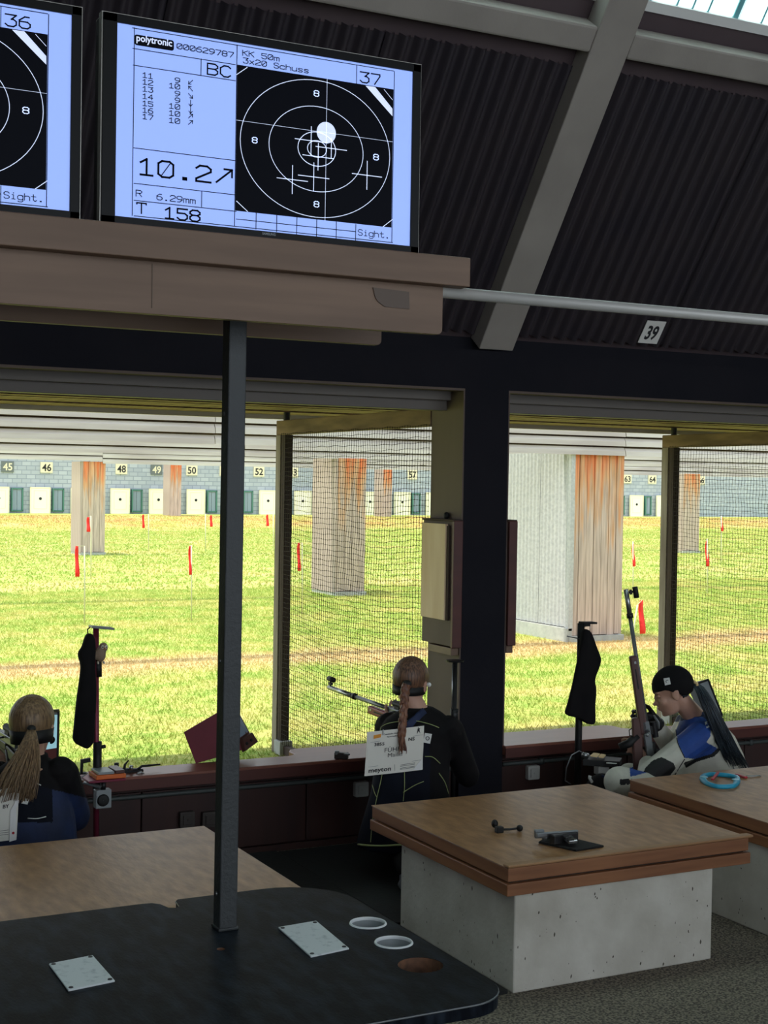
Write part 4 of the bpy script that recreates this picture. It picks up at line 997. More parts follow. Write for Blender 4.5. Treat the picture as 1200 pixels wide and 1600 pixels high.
# ================================================================ wall things
def socket(x, y, m, label, Y=6.238):
    c = at(x, y, Y=Y); t = thing('wall_socket', label, 'socket', c, 'sockets on the maroon boards')
    b = MB(); b.prism([(px_, Y+.002, z_) for px_, z_ in rrect(c.x-.036, c.x+.036, c.z-.036, c.z+.036, .008)], (0, -.03, 0)); b.build('cover', m, t, bevel=.003)
    b = MB(); b.box(c.x-.022, c.x+.022, Y-.034, Y-.028, c.z-.022, c.z+.022); b.build('flap', m, t, bevel=.002)
    b = MB(); b.lathe((c.x, Y-.034, c.z), [(.001, .002), (.004, .002), (.005, 0)], (0, -1, 0), 12); b.build('knob', m, t)
socket(562, 1232, 'socket', 'white wall socket beside the kneeling shooter on the maroon boards')
socket(830, 1206, 'socket', 'white wall socket right of the dark column')
socket(290, 1279, 'socketd', 'dark wall socket left of the grey post, further left one')
socket(325, 1279, 'socketd', 'dark wall socket close beside the grey post')

def side_box(x0, x1, side, label):
    t = thing('side_box', label, 'wooden box', ((x0+x1)/2, 6.36, .93), 'wooden boxes on the dark column')
    y0, y1 = 6.19, 6.51
    b = MB(); b.box(x0+.006, x1, y0+.012, y1, .94, 1.568); b.build('body', 'jamb', t, bevel=.003)
    b = MB(); b.box(x0, x1, y0-.008, y0+.012, .935, 1.572); b.build('front_board', 'maroon', t, bevel=.003)
    b = MB(); b.box(x0-.004, x1, y0-.002, y1, 1.568, 1.578); b.build('lid', 'roughdark', t, bevel=.002)
    b = MB(); b.box(x0+.01, x1, y0+.02, y0+.26, .895, .932); b.build('batten', 'shelfwood', t, bevel=.002)
    if side < 0:
        b = MB(); b.box(x0-.014, x0+.002, 6.246, 6.49, 1.07, 1.555); b.build('plywood_sheet', 'ply', t, bevel=.002)
        b = MB(); b.box(x0-.006, x0+.004, 6.225, 6.246, 1.07, 1.545); b.build('dark_edge', 'roughdark', t)
        b = MB(); b.ell((x0+.04, 6.33, 1.595), (.016, .016, .018), nu=12, nv=8); b.build('knob', 'black', t, smooth=True)
    return t
side_box(3.583, 3.636, -1, 'maroon fronted wooden box with pale plywood sheet on the left side of the column')
side_box(3.909, 3.958, 1, 'narrow maroon board on the right side of the dark column')
# ================================================================ shooting gear
def soft_bag(name, outline, Y, th, m, parent=None, tilt=0):
    """hanging cloth shape: outline in the photo frame at distance Y, inflated to thickness th"""
    P = [at(x, y, Y=Y) for x, y in outline]; sm = []
    for i in range(len(P)):
        for k in range(3):
            u_ = k/3; p0, p1, p2, p3 = P[i-1], P[i], P[(i+1) % len(P)], P[(i+2) % len(P)]
            sm.append(.5*((2*p1)+(p2-p0)*u_+(2*p0-5*p1+4*p2-p3)*u_*u_+(3*p1-p0-3*p2+p3)*u_**3))
    c = sum(sm, V((0, 0, 0)))/len(sm); n = len(sm); b = MB(); vs = []; fs = []
    zs_ = [p.z for p in sm]; rings = [(1, 0), (.97, .45), (.80, .85), (.45, 1.0)]
    def mid(p):  # shrink sideways only towards the local middle line
        L_ = [q for q in sm if abs(q.z-p.z) < .03]; mx = (min(q.x for q in L_)+max(q.x for q in L_))/2
        return V((mx, p.y, c.z+(p.z-c.z)*.96))
    mids = [mid(p) for p in sm]
    for sgn in (-1, 1):
        for (s_, h) in rings:
            for p, q in zip(sm, mids):
                v = q+(p-q)*s_; vs.append(v+V((0, sgn*h*th/2*(1+.12*math.sin(p.z*40)), 0)))
    R_ = len(rings)
    for sgn in (0, 1):
        o = sgn*R_*n
        for r in range(R_-1):
            for i in range(n):
                f = (o+r*n+i, o+r*n+(i+1) % n, o+(r+1)*n+(i+1) % n, o+(r+1)*n+i); fs.append(f if sgn else f[::-1])
        fs.append(tuple(o+(R_-1)*n+i for i in range(n)))
    for i in range(n): fs.append((i, (i+1) % n, R_*n+(i+1) % n, R_*n+i))
    b.add(vs, fs); return b.build(name, m, parent, smooth=True)

def rifle(muzzle, butt, label, stock='stockred', upv=(0, 0, 1), fe=(.40, .66), rc=(.56, .76), bl=(.10, .62), drop=.036, mt_=.25):
    Mz, B = V(muzzle), V(butt); d = (B-Mz); Ltot = d.length; a = d/Ltot; u = V(upv); u = (u-a*u.dot(a)).normalized(); r = a.cross(u)
    def P(s_, h=0, w_=0): return Mz+a*(s_*Ltot)+u*h+r*w_
    t = thing('target_rifle', label, 'rifle', V((Mz.x, Mz.y, min(Mz.z, B.z)-.1)))
    b = MB(); b.tube([P(0), P(mt_)], .0125, 14); b.build('muzzle_tube', 'steel', t, smooth=True)
    b = MB(); b.tube([P(mt_-.005), P(bl[1])], .0105, 14); b.build('barrel', 'greymetal', t, smooth=True)
    b = MB(); b.tube([P(mt_-.01), P(mt_+.01)], .0165, 14); b.build('barrel_clamp', 'dark', t, smooth=True)
    fs_ = MB(); fs_.tube([P(.015, .012), P(.015, .034)], .006, 8); fs_.obox(P(.015, .022), a*.012, r*.008, u*.006); st = fs_.build('front_sight', 'black', t)
    b = MB(); b.tube([P(-.005, .046), P(.045, .046)], .0135, 14); b.build('sight_tunnel', 'black', st, smooth=True)
    b = MB(); b.bar(P(rc[0], -.006), P(rc[1], -.004), .036, .036, u); b.build('receiver', 'greymetal', t, bevel=.004)
    b = MB(); b.bar(P(fe[0], -drop), P(fe[1], -drop-.004), .036, .040, u); fo = b.build('fore_end', stock, t, bevel=.008)
    b = MB(); b.bar(P(fe[0]+.06, -drop, .0185), P(fe[0]+.15, -drop, .0185), .002, .006, u); b.bar(P(fe[0]+.06, -drop, -.0185), P(fe[0]+.15, -drop, -.0185), .002, .006, u); b.build('rail_slot', 'black', fo)
    b = MB(); b.obox(P(fe[0]+.03, -drop+.004, .0), a*.006, r*.0195, u*.005); b.build('end_screw', 'steel', fo)
    b = MB(); b.bar(P(.58, -.045), P(.82, -.075), .032, .05, u); b.build('grip_frame', stock, t, bevel=.008)
    b = MB(); b.tube([P(.66, -.05), P(.69, -.10), P(.70, -.15)], [.02, .022, .02], 12); b.build('pistol_grip', 'black', t, smooth=True)
    b = MB(); b.tube([P(.62, -.065), P(.63, -.09), P(.655, -.092), P(.66, -.07)], .003, 6); b.build('trigger_guard', 'dark', t, smooth=True)
    b = MB(); b.tube([P(.64, .0, .02), P(.645, .0, .05), P(.65, -.01, .062)], .005, 8); b.ell(P(.652, -.014, .064), .010, nu=10, nv=7); b.build('bolt_handle', 'steel', t, smooth=True)
    b = MB(); b.bar(P(.70, .012), P(.86, .012), .03, .035, u); b.build('cheek_piece', 'dark', t, bevel=.008)
    b = MB(); b.bar(P(.80, -.05), P(.97, -.055), .02, .022, u); b.build('butt_tube', 'steel', t, bevel=.004)
    b = MB(); b.bar(P(.97, .045), P(.985, -.13), .028, .016, a); b.tube([P(.98, -.12), P(1.01, -.145), P(1.03, -.13)], .008, 8); b.build('butt_hook', 'dark', t, bevel=.002)
    b = MB(); b.tube([P(.61, .035), P(.68, .035)], .016, 12); b.obox(P(.645, .024), a*.02, r*.012, u*.012); b.build('rear_sight', 'black', t, smooth=False)
    return t

# ---- stand 1 (left): burgundy post with T top, tray, control box
sx_, sy_ = 1.735, 6.03
t = thing('shooting_stand', 'burgundy metal stand with flat top plate, left of the grey post', 'stand', (sx_, sy_, 0))
tp = at(150, 980, Y=sy_)
b = MB(); b.tube([(sx_+.005, sy_, .02), (tp.x, sy_, tp.z)], .013, 12); b.build('post_tube', 'magenta', t, smooth=True)
b = MB(); b.tube([(sx_+.004, sy_, .40), (sx_+.003, sy_, .62)], .019, 12); b.tube([(sx_+.018, sy_, .595), (sx_+.038, sy_, .597)], .008, 8); b.build('clamp_sleeve', 'black', t, smooth=True)
b = MB(); b.tube([(sx_+.002, sy_, .90), (sx_+.0, sy_, .975)], .017, 12); b.build('black_wrap', 'black', t, smooth=True)
a = at(141, 979, Y=sy_); c = at(176, 982, Y=sy_); b = MB(); b.bar(a, c, .06, .009); b.build('top_plate', 'greymetal', t, bevel=.002)
b = MB(); b.tube([a+V((0, 0, -.002)), a+V((-.012, 0, -.012)), a+V((-.01, 0, -.03)), a+V((.004, 0, -.035))], .003, 6); b.build('hook', 'black', t, smooth=True)
for k in range(3):
    an = math.radians(90+120*k+15); b = MB(); b.tube([(sx_, sy_, .09), (sx_+.16*math.cos(an)*.8, sy_+.16*math.sin(an)*.8, .012)], [.010, .008], 8); b.build('foot_leg', 'magenta', t, smooth=True)
tq = [at(133, 1204, Y=sy_-.07), at(188, 1212, Y=sy_-.05)]
b = MB(); b.box(tq[0].x, tq[1].x, sy_-.13, sy_+.02, .468, .478); b.build('tray', 'magenta', t, bevel=.002)
b = MB(); b.bar((tq[0].x-.015, sy_-.1, .47), (tq[0].x+.05, sy_-.14, .452), .03, .008); b.build('tray_arm', 'greymetal', t, bevel=.002)
bx_ = thing('cartridge_box', 'orange cartridge box with grey lid on the tray of the burgundy stand', 'box', (sx_+.03, sy_-.06, .479))
b = MB(); b.box(sx_-.035, sx_+.095, sy_-.12, sy_+.0, .479, .497); b.build('orange_base', 'orange', bx_, bevel=.002)
b = MB(); b.box(sx_-.025, sx_+.045, sy_-.115, sy_-.005, .498, .509); b.build('grey_insert', 'mongrey', bx_, bevel=.002)
b = MB(); b.box(sx_+.05, sx_+.09, sy_-.115, sy_-.005, .498, .512); b.build('brown_insert', 'stockbrown', bx_, bevel=.002)
cb = thing('control_box', 'grey box with a round black lens hanging below the stand tray', 'control box', at(161, 1262, Y=sy_-.09))
c = at(161, 1248, Y=sy_-.09)
b = MB(); b.box(c.x-.034, c.x+.034, c.y-.012, c.y+.03, c.z-.04, c.z+.04); b.build('case', 'mongrey', cb, bevel=.004)
b = MB(); b.lathe((c.x-.003, c.y-.012, c.z-.004), [(.001, .004), (.02, .006), (.026, .003), (.026, 0)], (0, -1, 0), 20); b.build('lens', 'black', cb, smooth=True)
b = MB(); b.tube([(c.x, c.y, c.z+.04), (c.x, c.y, c.z+.072)], .012, 10); b.build('bracket', 'dark', cb, smooth=True)
soft = soft_bag('rifle_cloth_bag', [(134, 993), (142, 990), (147, 996), (149, 1010), (148, 1040), (150, 1070), (149, 1110), (147, 1140), (146, 1158), (137, 1169), (126, 1166), (115, 1158), (115, 1140), (119, 1100), (124, 1062), (126, 1040), (122, 1022), (128, 1010)], sy_-.035, .05, 'blackcloth')
tag(soft, 'long black cloth bag hanging on the burgundy stand', 'bag')
ow = thing('owl_toy', 'small plush owl tied to the burgundy stand', 'toy', at(158, 1035, Y=sy_-.02))
c = at(157, 1022, Y=sy_-.03)
b = MB(); b.ell(c, (.024, .022, .034), nu=14, nv=9); b.ell(c+V((.012, 0, .028)), (.020, .019, .022), nu=14, nv=9); b.ell(c+V((-.022, 0, -.004)), (.016, .013, .02), nu=10, nv=7); bo = b.build('body', 'owl', ow, smooth=True, remesh=.004, smoothit=2)
h_ = c+V((.012, -.014, .03))
for k in (-1, 1):
    b = MB(); b.ell(h_+V((.008*k, -.003, .002)), (.007, .004, .008), nu=10, nv=7); fc = b.build('eye_patch', 'owlw', ow, smooth=True)
    b = MB(); b.ell(h_+V((.008*k, -.008, .002)), .003, nu=8, nv=6); b.build('pupil', 'black', fc, smooth=True)
    b = MB(); b.cap(c+V((.012*k, -.004, -.034)), .005, c+V((.013*k, -.012, -.038)), .004, 8); b.build('foot', 'owlw', ow, smooth=True)
b = MB(); b.lathe(h_+V((0, -.008, -.004)), [(.003, 0), (.0003, .006)], (0, -1, -.6), 8); b.build('beak', 'orange', ow)
# thin cable from the tray
b = MB(); b.tube([at(137, 1208, Y=5.95), at(127, 1215, Y=5.94), at(121, 1235, Y=5.94), at(120, 1262, Y=5.96)], .0022, 6); tag(b.build('thin_cable', 'greymetal', smooth=True), 'thin grey cable drooping left of the cartridge box', 'cable')
# clamp gear lying on the sill, right of the stand
g = thing('scope_gear', 'black scope clamps with levers lying on the sill beside the burgundy stand', 'scope clamp', at(198, 1212, Z=SZ))
zz = SZ
b = MB(); b.bar(at(170, 1205, Y=6.26), at(222, 1206, Y=6.28), .035, .03); b.build('rail', 'black', g, bevel=.005)
b = MB(); b.tube([at(182, 1203, Y=6.26), at(182, 1192, Y=6.26)], .011, 12); b.build('knob', 'black', g, smooth=True)
b = MB(); b.tube([at(194, 1203, Y=6.26), at(195, 1195, Y=6.26), at(201, 1188, Y=6.26)], [.007, .006, .003], 8); b.build('lever', 'black', g, smooth=True)
b = MB(); b.tube([at(205, 1203, Y=6.25), at(205, 1196, Y=6.25)], .009, 10); b.build('steel_knob', 'steel', g, smooth=True)
b = MB(); b.tube([at(215, 1202, Y=6.25), at(222, 1197, Y=6.25), at(250, 1194.5, Y=6.27)], [.006, .006, .004], 8); b.build('long_lever', 'black', g, smooth=True)
b = MB(); b.tube([at(212, 1211, Y=6.22), at(220, 1206, Y=6.22), at(228, 1212, Y=6.22)], .005, 8); b.build('strap_buckle', 'steel', g, smooth=True)
b = MB(); b.bar(at(167, 1206, Y=6.26), at(176, 1197, Y=6.26), .015, .012); b.build('wedge', 'black', g, bevel=.002)
# bracket standing on the sill left of the stand
b = MB(); b.bar(at(127, 1209, Y=6.2), at(128, 1190, Y=6.2), .012, .012, (0, 1, 0)); b.bar(at(126, 1190, Y=6.2), at(141, 1187, Y=6.2), .018, .018); b.bar(at(105, 1212, Y=6.22), at(135, 1209, Y=6.22), .03, .016)
tag(b.build('angle_bracket', 'black', bevel=.002), 'small black angle bracket on the sill just left of the burgundy stand', 'bracket')
# small block on the sill beside the kneeling shooter
kb = thing('grip_block', 'small dark notched clamp block on the sill beside the white bib', 'clamp', at(535, 1181, Z=SZ))
b = MB(); b.bar(at(523, 1180, Z=SZ+.016), at(544, 1181, Z=SZ+.016), .03, .03); b.build('block', 'socketd', kb, bevel=.003)
b = MB(); b.bar(at(523, 1176, Z=SZ+.03), at(530, 1176, Z=SZ+.03), .02, .018); b.build('tooth', 'greymetal', kb, bevel=.002)
b = MB(); b.bar(at(538, 1178, Z=SZ+.036), at(546, 1179, Z=SZ+.036), .014, .008); b.build('lip', 'greymetal', kb, bevel=.002)

# ---- stand 2 behind the kneeling shooter
s2 = at(711, 1032, Y=6.02); t = thing('shooting_stand', 'slim black stand with flat round top in front of the dark column', 'stand', (s2.x, s2.y, 0))
b = MB(); b.tube([(s2.x, s2.y, .02), (s2.x, s2.y, s2.z)], .012, 12); b.build('post_tube', 'black', t, smooth=True)
b = MB(); b.lathe((s2.x, s2.y, s2.z-.006), [(.001, 0), (.042, 0), (.044, .008), (.001, .012)], n=24); b.build('top_plate', 'dark', t, smooth=False)
b = MB(); b.tube([(s2.x-.016, s2.y-.005, .62), (s2.x-.016, s2.y-.005, .88)], .003, 6); b.build('side_rod', 'steel', t, smooth=True)
b = MB(); b.tube([(s2.x, s2.y, .60), (s2.x, s2.y, .66)], .02, 12); b.build('clamp_sleeve', 'dark', t, smooth=True)
for k in range(3):
    an = math.radians(30+120*k); b = MB(); b.tube([(s2.x, s2.y, .08), (s2.x+.11*math.cos(an), s2.y+.11*math.sin(an), .012)], [.010, .008], 8); b.build('foot_leg', 'black', t, smooth=True)

# ---- stand 3 with black cloth, right window
s3 = at(908, 974, Y=5.98); t = thing('shooting_stand', 'black stand carrying a cloth, right of the column in the right window', 'stand', (s3.x, s3.y, 0))
b = MB(); b.tube([(s3.x-.005, s3.y, .02), (s3.x, s3.y, s3.z)], .018, 12); b.build('post_tube', 'black', t, smooth=True)
b = MB(); a = at(908, 973, Y=s3.y); c = at(929, 973, Y=s3.y); b.bar(a, c, .05, .01); b.bar(at(908, 977, Y=s3.y), at(920, 976, Y=s3.y), .03, .014); b.build('top_plate', 'black', t, bevel=.002)
b = MB(); b.tube([at(922, 975, Y=s3.y), at(922, 988, Y=s3.y)], .0025, 6); b.build('hanger', 'steel', t, smooth=True)
b = MB(); b.tube([at(886, 994, Y=s3.y-.02), at(905, 998, Y=s3.y-.02)], .003, 6); b.build('side_pin', 'greymetal', t, smooth=True)
for k in range(3):
    an = math.radians(120*k+50); b = MB(); b.tube([(s3.x, s3.y, .08), (s3.x+.12*math.cos(an), s3.y+.12*math.sin(an), .012)], [.010, .008], 8); b.build('foot_leg', 'black', t, smooth=True)
tag(soft_bag('black_cloth', [(911, 985), (918, 984), (924, 992), (931, 1010), (938, 1028), (936, 1040), (930, 1056), (929, 1066), (931, 1078), (929, 1100), (929, 1128), (918, 1131), (903, 1122), (884, 1116), (888, 1098), (897, 1060), (903, 1030), (907, 1005)], s3.y-.045, .045, 'blackcloth'), 'black cloth draped over the stand in the right window', 'cloth')
tr = thing('cartridge_tray', 'black cartridge tray with two tan blocks clamped to the right stand', 'tray', at(935, 1187, Y=5.86))
def bx4(name, pts, hgt, m):
    b = MB(); b.prism([at(x, y, Y=yy) for x, y, yy in pts], (0, 0, -hgt)); return b.build(name, m, tr, bevel=.002)
bx4('tray_body', [(911, 1187, 5.82), (968, 1190, 5.80), (972, 1184, 5.92), (917, 1179, 5.94)], .03, 'black')
bx4('tan_block', [(922, 1182, 5.84), (933, 1183.5, 5.83), (938, 1179, 5.90), (927, 1177.5, 5.91)], -.006, 'tan')
bx4('tan_block', [(935, 1183.5, 5.83), (943, 1185, 5.83), (947, 1181, 5.90), (939, 1179, 5.90)], -.006, 'tan')
bx4('white_card', [(947, 1193, 5.79), (963, 1194, 5.79), (969, 1189, 5.86), (948, 1188.5, 5.88)], -.003, 'white')
b = MB(); b.tube([at(911, 1179, Y=5.86), at(918, 1181, Y=5.86)], .014, 10); b.build('swivel', 'steel', tr, smooth=True)
b = MB(); c = at(940, 1202, Y=5.86); b.box(c.x-.034, c.x+.034, c.y-.02, c.y+.02, c.z-.022, c.z+.026); b.build('clamp_box', 'socket', tr, bevel=.003)
b = MB(); b.tube([at(916, 1180, Y=5.85), at(905, 1173, Y=5.85), at(893, 1180, Y=5.85), at(885, 1200, Y=5.86), at(883, 1220, Y=5.88), at(892, 1225, Y=5.9)], .003, 6); tag(b.build('thin_cable', 'greymetal', smooth=True), 'thin dark cable looping past the right stand', 'cable')
gb = thing('gear_bag', 'dark gear bag with buckles behind the middle low table', 'bag', at(940, 1240, Y=5.62))
c = at(942, 1226, Y=5.66); b = MB(); b.ell(c+V((0, 0, -.03)), (.085, .09, .085), nu=18, nv=11); b.ell(c+V((-.03, 0, -.1)), (.10, .1, .09), nu=18, nv=11); b.build('body', 'blackcloth', gb, smooth=True, remesh=.012, smoothit=2)
b = MB(); b.tube([at(925, 1222, Y=5.58), at(921, 1216, Y=5.58), at(922, 1212, Y=5.58)], .008, 8); b.build('pale_buckle', 'socket', gb, smooth=True)
b = MB(); b.tube([at(940, 1212, Y=5.6), at(950, 1216, Y=5.58), at(955, 1224, Y=5.57)], .006, 8); b.build('strap', 'dkblue', gb, smooth=True)

# ---- monitors
def hexa(v8, parts_parent, name, m, bevel=.003):
    b = MB(); b.add(v8, [(0, 1, 2, 3), (7, 6, 5, 4), (0, 4, 5, 1), (1, 5, 6, 2), (2, 6, 7, 3), (3, 7, 4, 0)]); return b.build(name, m, parts_parent, bevel=bevel)
mo = thing('lane_monitor', 'tilted maroon lane monitor on the sill behind the grey post', 'monitor', at(340, 1195, Z=SZ))
Yn = 6.30
f4 = [at(287, 1144, Y=Yn+.05), at(352, 1106, Y=Yn), at(379, 1172, Y=Yn), at(306, 1193, Y=Yn+.05)]
bk = [p+(p-CAM).normalized()*.13 for p in f4]
hexa(f4+bk, mo, 'housing', 'housing')
g4 = [at(352, 1106, Y=Yn), at(365, 1098, Y=Yn+.05), at(399, 1161, Y=Yn+.05), at(379, 1176, Y=Yn)]
hexa(g4+[p+(p-CAM).normalized()*.10 for p in g4], mo, 'front_frame', 'housingd')
cen = sum(g4, V((0, 0, 0)))/4; nn = (g4[1]-g4[0]).cross(g4[3]-g4[0]).normalized()
if nn.dot(CAM-cen) < 0: nn = -nn
ins = [cen+(p-cen)*.8+nn*.0025 for p in g4]; ins[2] = ins[2].lerp(ins[1], .25); ins[3] = ins[3].lerp(ins[0], .25)
b = MB(); b.add(ins, [(0, 1, 2, 3)]); b.build('screen', 'glassblue', mo)
lp = [ins[3].lerp(ins[0], -.05), ins[2].lerp(ins[1], -.05), g4[2].lerp(g4[1], .02), g4[3].lerp(g4[0], .02)]
b = MB(); b.prism(lp, nn*.02); b.build('key_ledge', 'housingd', mo, bevel=.002)
for k in range(2):
    q = lp[0].lerp(lp[1], .2+.4*k).lerp(lp[3].lerp(lp[2], .2+.4*k), .5)+nn*.022; b = MB(); b.ell(q, (.008, .006, .008), nu=10, nv=7); b.build('key', 'black', mo, smooth=True)

def flat_monitor(name, q, Y, th, label, scr):
    t = thing(name, label, 'monitor', at(q[3][0], q[3][1], Y=Y))
    P = [at(x, y, Y=Y+dy) for x, y, dy in q]; n = (P[1]-P[0]).cross(P[3]-P[0]).normalized()
    if n.dot(CAM-P[0]) < 0: n = -n
    b = MB(); b.prism(P, -n*th); b.build('housing', 'mongrey', t, bevel=.004)
    c = sum(P, V((0, 0, 0)))/4; s_ = [c+(p-c)*.84+n*.002 for p in P]
    b = MB(); b.add(s_, [(0, 1, 2, 3)]); b.build('screen', scr, t)
    fr = MB()
    for i in range(4): fr.bar(P[i]+n*.002, P[(i+1) % 4]+n*.002, .012, .008, n)
    fr.build('frame', 'dark', t, bevel=.002)
    b = MB(); b.bar((P[2]+P[3])/2-n*th*.5, V(((P[2].x+P[3].x)/2, (P[2].y+P[3].y)/2, SZ if Y > 6 else .02))-n*th*.5, .03, .03, (0, 1, 0)); b.build('stand_arm', 'dark', t, bevel=.003)
    return t, P, n, s_
t, P, n, s_ = flat_monitor('lane_monitor', [(68, 1112, 0), (91, 1110, .10), (89, 1192, .10), (66, 1196, 0)], 6.15, .04, 'lane monitor lit pale blue beside the blonde shooter at left', 'mon')
b = MB(); b.add([s_[3].lerp(s_[0], .25)+n*.001, s_[2].lerp(s_[1], .25)+n*.001, s_[2]+n*.001, s_[3]+n*.001], [(0, 1, 2, 3)]); b.build('key_panel', 'magenta', t)
b = MB(); b.ell(s_[3].lerp(s_[0], .45).lerp(s_[2].lerp(s_[1], .45), .5)+n*.002, (.018, .006, .018), nu=14, nv=8); b.build('dark_spot', 'black', t, smooth=True)
flat_monitor('lane_monitor', [(1086, 1069, 0), (1106, 1062, .06), (1128, 1118, .06), (1110, 1128, 0)], 6.12, .05, 'grey lane monitor behind the head of the capped shooter', 'mongrey')

# ================================================================ people
def rotm(yaw, pitch=0, roll=0):
    # yaw from +Y towards +X, pitch down positive
    return Matrix.Rotation(-yaw, 3, 'Z') @ Matrix.Rotation(-pitch, 3, 'X') @ Matrix.Rotation(roll, 3, 'Y')
def head_shapes(b, c, R, k=1.0):
    def e(p, r): b.ell(c+R @ (V(p)*k), tuple(x*k for x in r), R.to_4x4().to_3x3(), nu=20, nv=12)
    e((0, -.012, .03), (.074, .094, .085)); e((0, .034, -.03), (.058, .060, .082)); e((0, .046, -.078), (.044, .044, .034)); e((0, .076, -.094), (.02, .018, .015))
    e((0, .074, .024), (.05, .020, .012)); e((0, .088, -.012), (.011, .014, .028)); e((0, .104, -.03), (.0125, .016, .011))
    for s in (-1, 1):
        e((.0135*s, .092, -.034), (.009, .011, .008)); e((.038*s, .062, -.026), (.024, .024, .022)); e((.076*s, -.004, -.012), (.009, .021, .031)); e((.081*s, -.012, .002), (.006, .016, .018))
    e((0, .088, -.056), (.022, .013, .007)); e((0, .086, -.067), (.019, .013, .007))
def face_parts(root, c, R, k=1.0, closed=False):
    for s in (-1, 1):
        b = MB(); b.ell(c+R @ (V((.030*s, .077, .004))*k), (.013*k, .011*k, .009*k), R, nu=12, nv=8); ey = b.build('eye', 'skin' if closed else 'white', root, smooth=True)
        b = MB(); b.ell(c+R @ (V((.030*s, .0865, .003 if not closed else -.001))*k), (.006*k if not closed else .012*k, .003*k, .006*k if not closed else .0022*k), R, nu=10, nv=7); b.build('iris' if not closed else 'lash', 'brown', ey, smooth=True)
        b = MB(); b.tube([c+R @ (V((x_*s, y_, z_))*k) for x_, y_, z_ in ((.014, .094, .024), (.03, .091, .029), (.047, .078, .024))], [.003, .0035, .0015], 6, flat=.6); b.build('eyebrow', 'brown', root, smooth=True)
    b = MB(); b.ell(c+R @ (V((0, .098, -.0565))*k), (.017*k, .006*k, .0035*k), R, nu=12, nv=7); b.ell(c+R @ (V((0, .096, -.065))*k), (.015*k, .006*k, .004*k), R, nu=12, nv=7); b.build('lips', 'lip', root, smooth=True)
def hair_cap(root, c, R, k, m, low=-.055, front=.052, fz=.045, thick=.011):
    b = MB(); nu, nv = 48, 26; vs = []; fs = []; keep = {}
    for i in range(nv+1):
        th = math.pi*i/nv*.86
        for j in range(nu):
            a = 2*math.pi*j/nu; g = 1+.010*math.sin(a*17+i*.35)+.008*math.sin(a*9-i*.2)
            p = V((math.sin(th)*math.cos(a)*(.074+thick)*g, -.012+math.sin(th)*math.sin(a)*(.094+thick)*g, .03+math.cos(th)*(.085+thick)*g))
            if p.z < -.02: p.x *= 1-.9*(-.02-p.z); p.y = p.y*(1-1.2*(-.02-p.z))
            ok = p.z > low and not (p.y > front and p.z < fz) and not (p.y > .015 and p.z < -.005)
            keep[(i, j)] = ok; vs.append(c+R @ (p*k))
    for i in range(nv):
        for j in range(nu):
            if all(keep[q] for q in ((i, j), (i, (j+1) % nu), (i+1, j), (i+1, (j+1) % nu))): fs.append((i*nu+j, i*nu+(j+1) % nu, (i+1)*nu+(j+1) % nu, (i+1)*nu+j))
    b.add(vs, fs); o = b.build('hair', m, root, smooth=True)
    md = o.modifiers.new('solid', 'SOLIDIFY'); md.thickness = .006; md.offset = -1
    return o
def band(root, c, R, k, m, z0, z1, tilt=0, name='headband', grow=.014):
    b = MB(); n = 40; vs = []; fs = []
    for j in range(n):
        a = 2*math.pi*j/n
        for (zz, gr) in ((z0, 0), (z0, grow), (z1, grow), (z1, 0)):
            base = .03; h = (zz-base)/.10; rr = math.sqrt(max(.25, 1-h*h)); rr = max(rr, .86)
            p = V((math.cos(a)*(.073*rr+gr), -.012+math.sin(a)*(.093*rr+gr), zz+tilt*math.sin(a)*.09)); vs.append(c+R @ (p*k))
    for j in range(n):
        for q in range(4): fs.append((j*4+q, j*4+(q+1) % 4, ((j+1) % n)*4+(q+1) % 4, ((j+1) % n)*4+q))
    b.add(vs, fs); return b.build(name, m, root, smooth=True)
def strands(root, name, m, starts, paths, n, r, spread0, spread1, seed=1):
    """bundle of hair strands following a path; one mesh"""
    rr = random.Random(seed); b = MB()
    for i in range(n):
        a = rr.uniform(0, 2*math.pi); q = math.sqrt(rr.random()); pts = []; k = len(paths); ph = rr.uniform(0, 6)
        ln = rr.uniform(.8, 1.0)
        for j in range(k):
            u_ = j/(k-1)
            if u_ > ln+.05: break
            sp = spread0+(spread1-spread0)*u_
            off = V((math.cos(a)*q, math.sin(a)*q*.6, math.sin(a*3)*.12*q))*sp
            pts.append(V(paths[j])+off+V((.006*math.sin(u_*7+ph), .004*math.cos(u_*6+ph), 0))*u_)
        rs = [r*(1-.65*(j/(len(pts)-1))**2) for j in range(len(pts))]
        b.tube(pts, rs, 5)
    return b.build(name, m, root, smooth=True)
def curve_pts(P, n=14):
    P = [V(p) for p in P]; out = []
    Q = [P[0]*2-P[1]]+P+[P[-1]*2-P[-2]]
    for i in range(n+1):
        t_ = i/n*(len(P)-1); s = min(int(t_), len(P)-2); u_ = t_-s; p0, p1, p2, p3 = Q[s], Q[s+1], Q[s+2], Q[s+3]
        out.append(.5*((2*p1)+(p2-p0)*u_+(2*p0-5*p1+4*p2-p3)*u_*u_+(3*p1-p0-3*p2+p3)*u_**3))
    return out
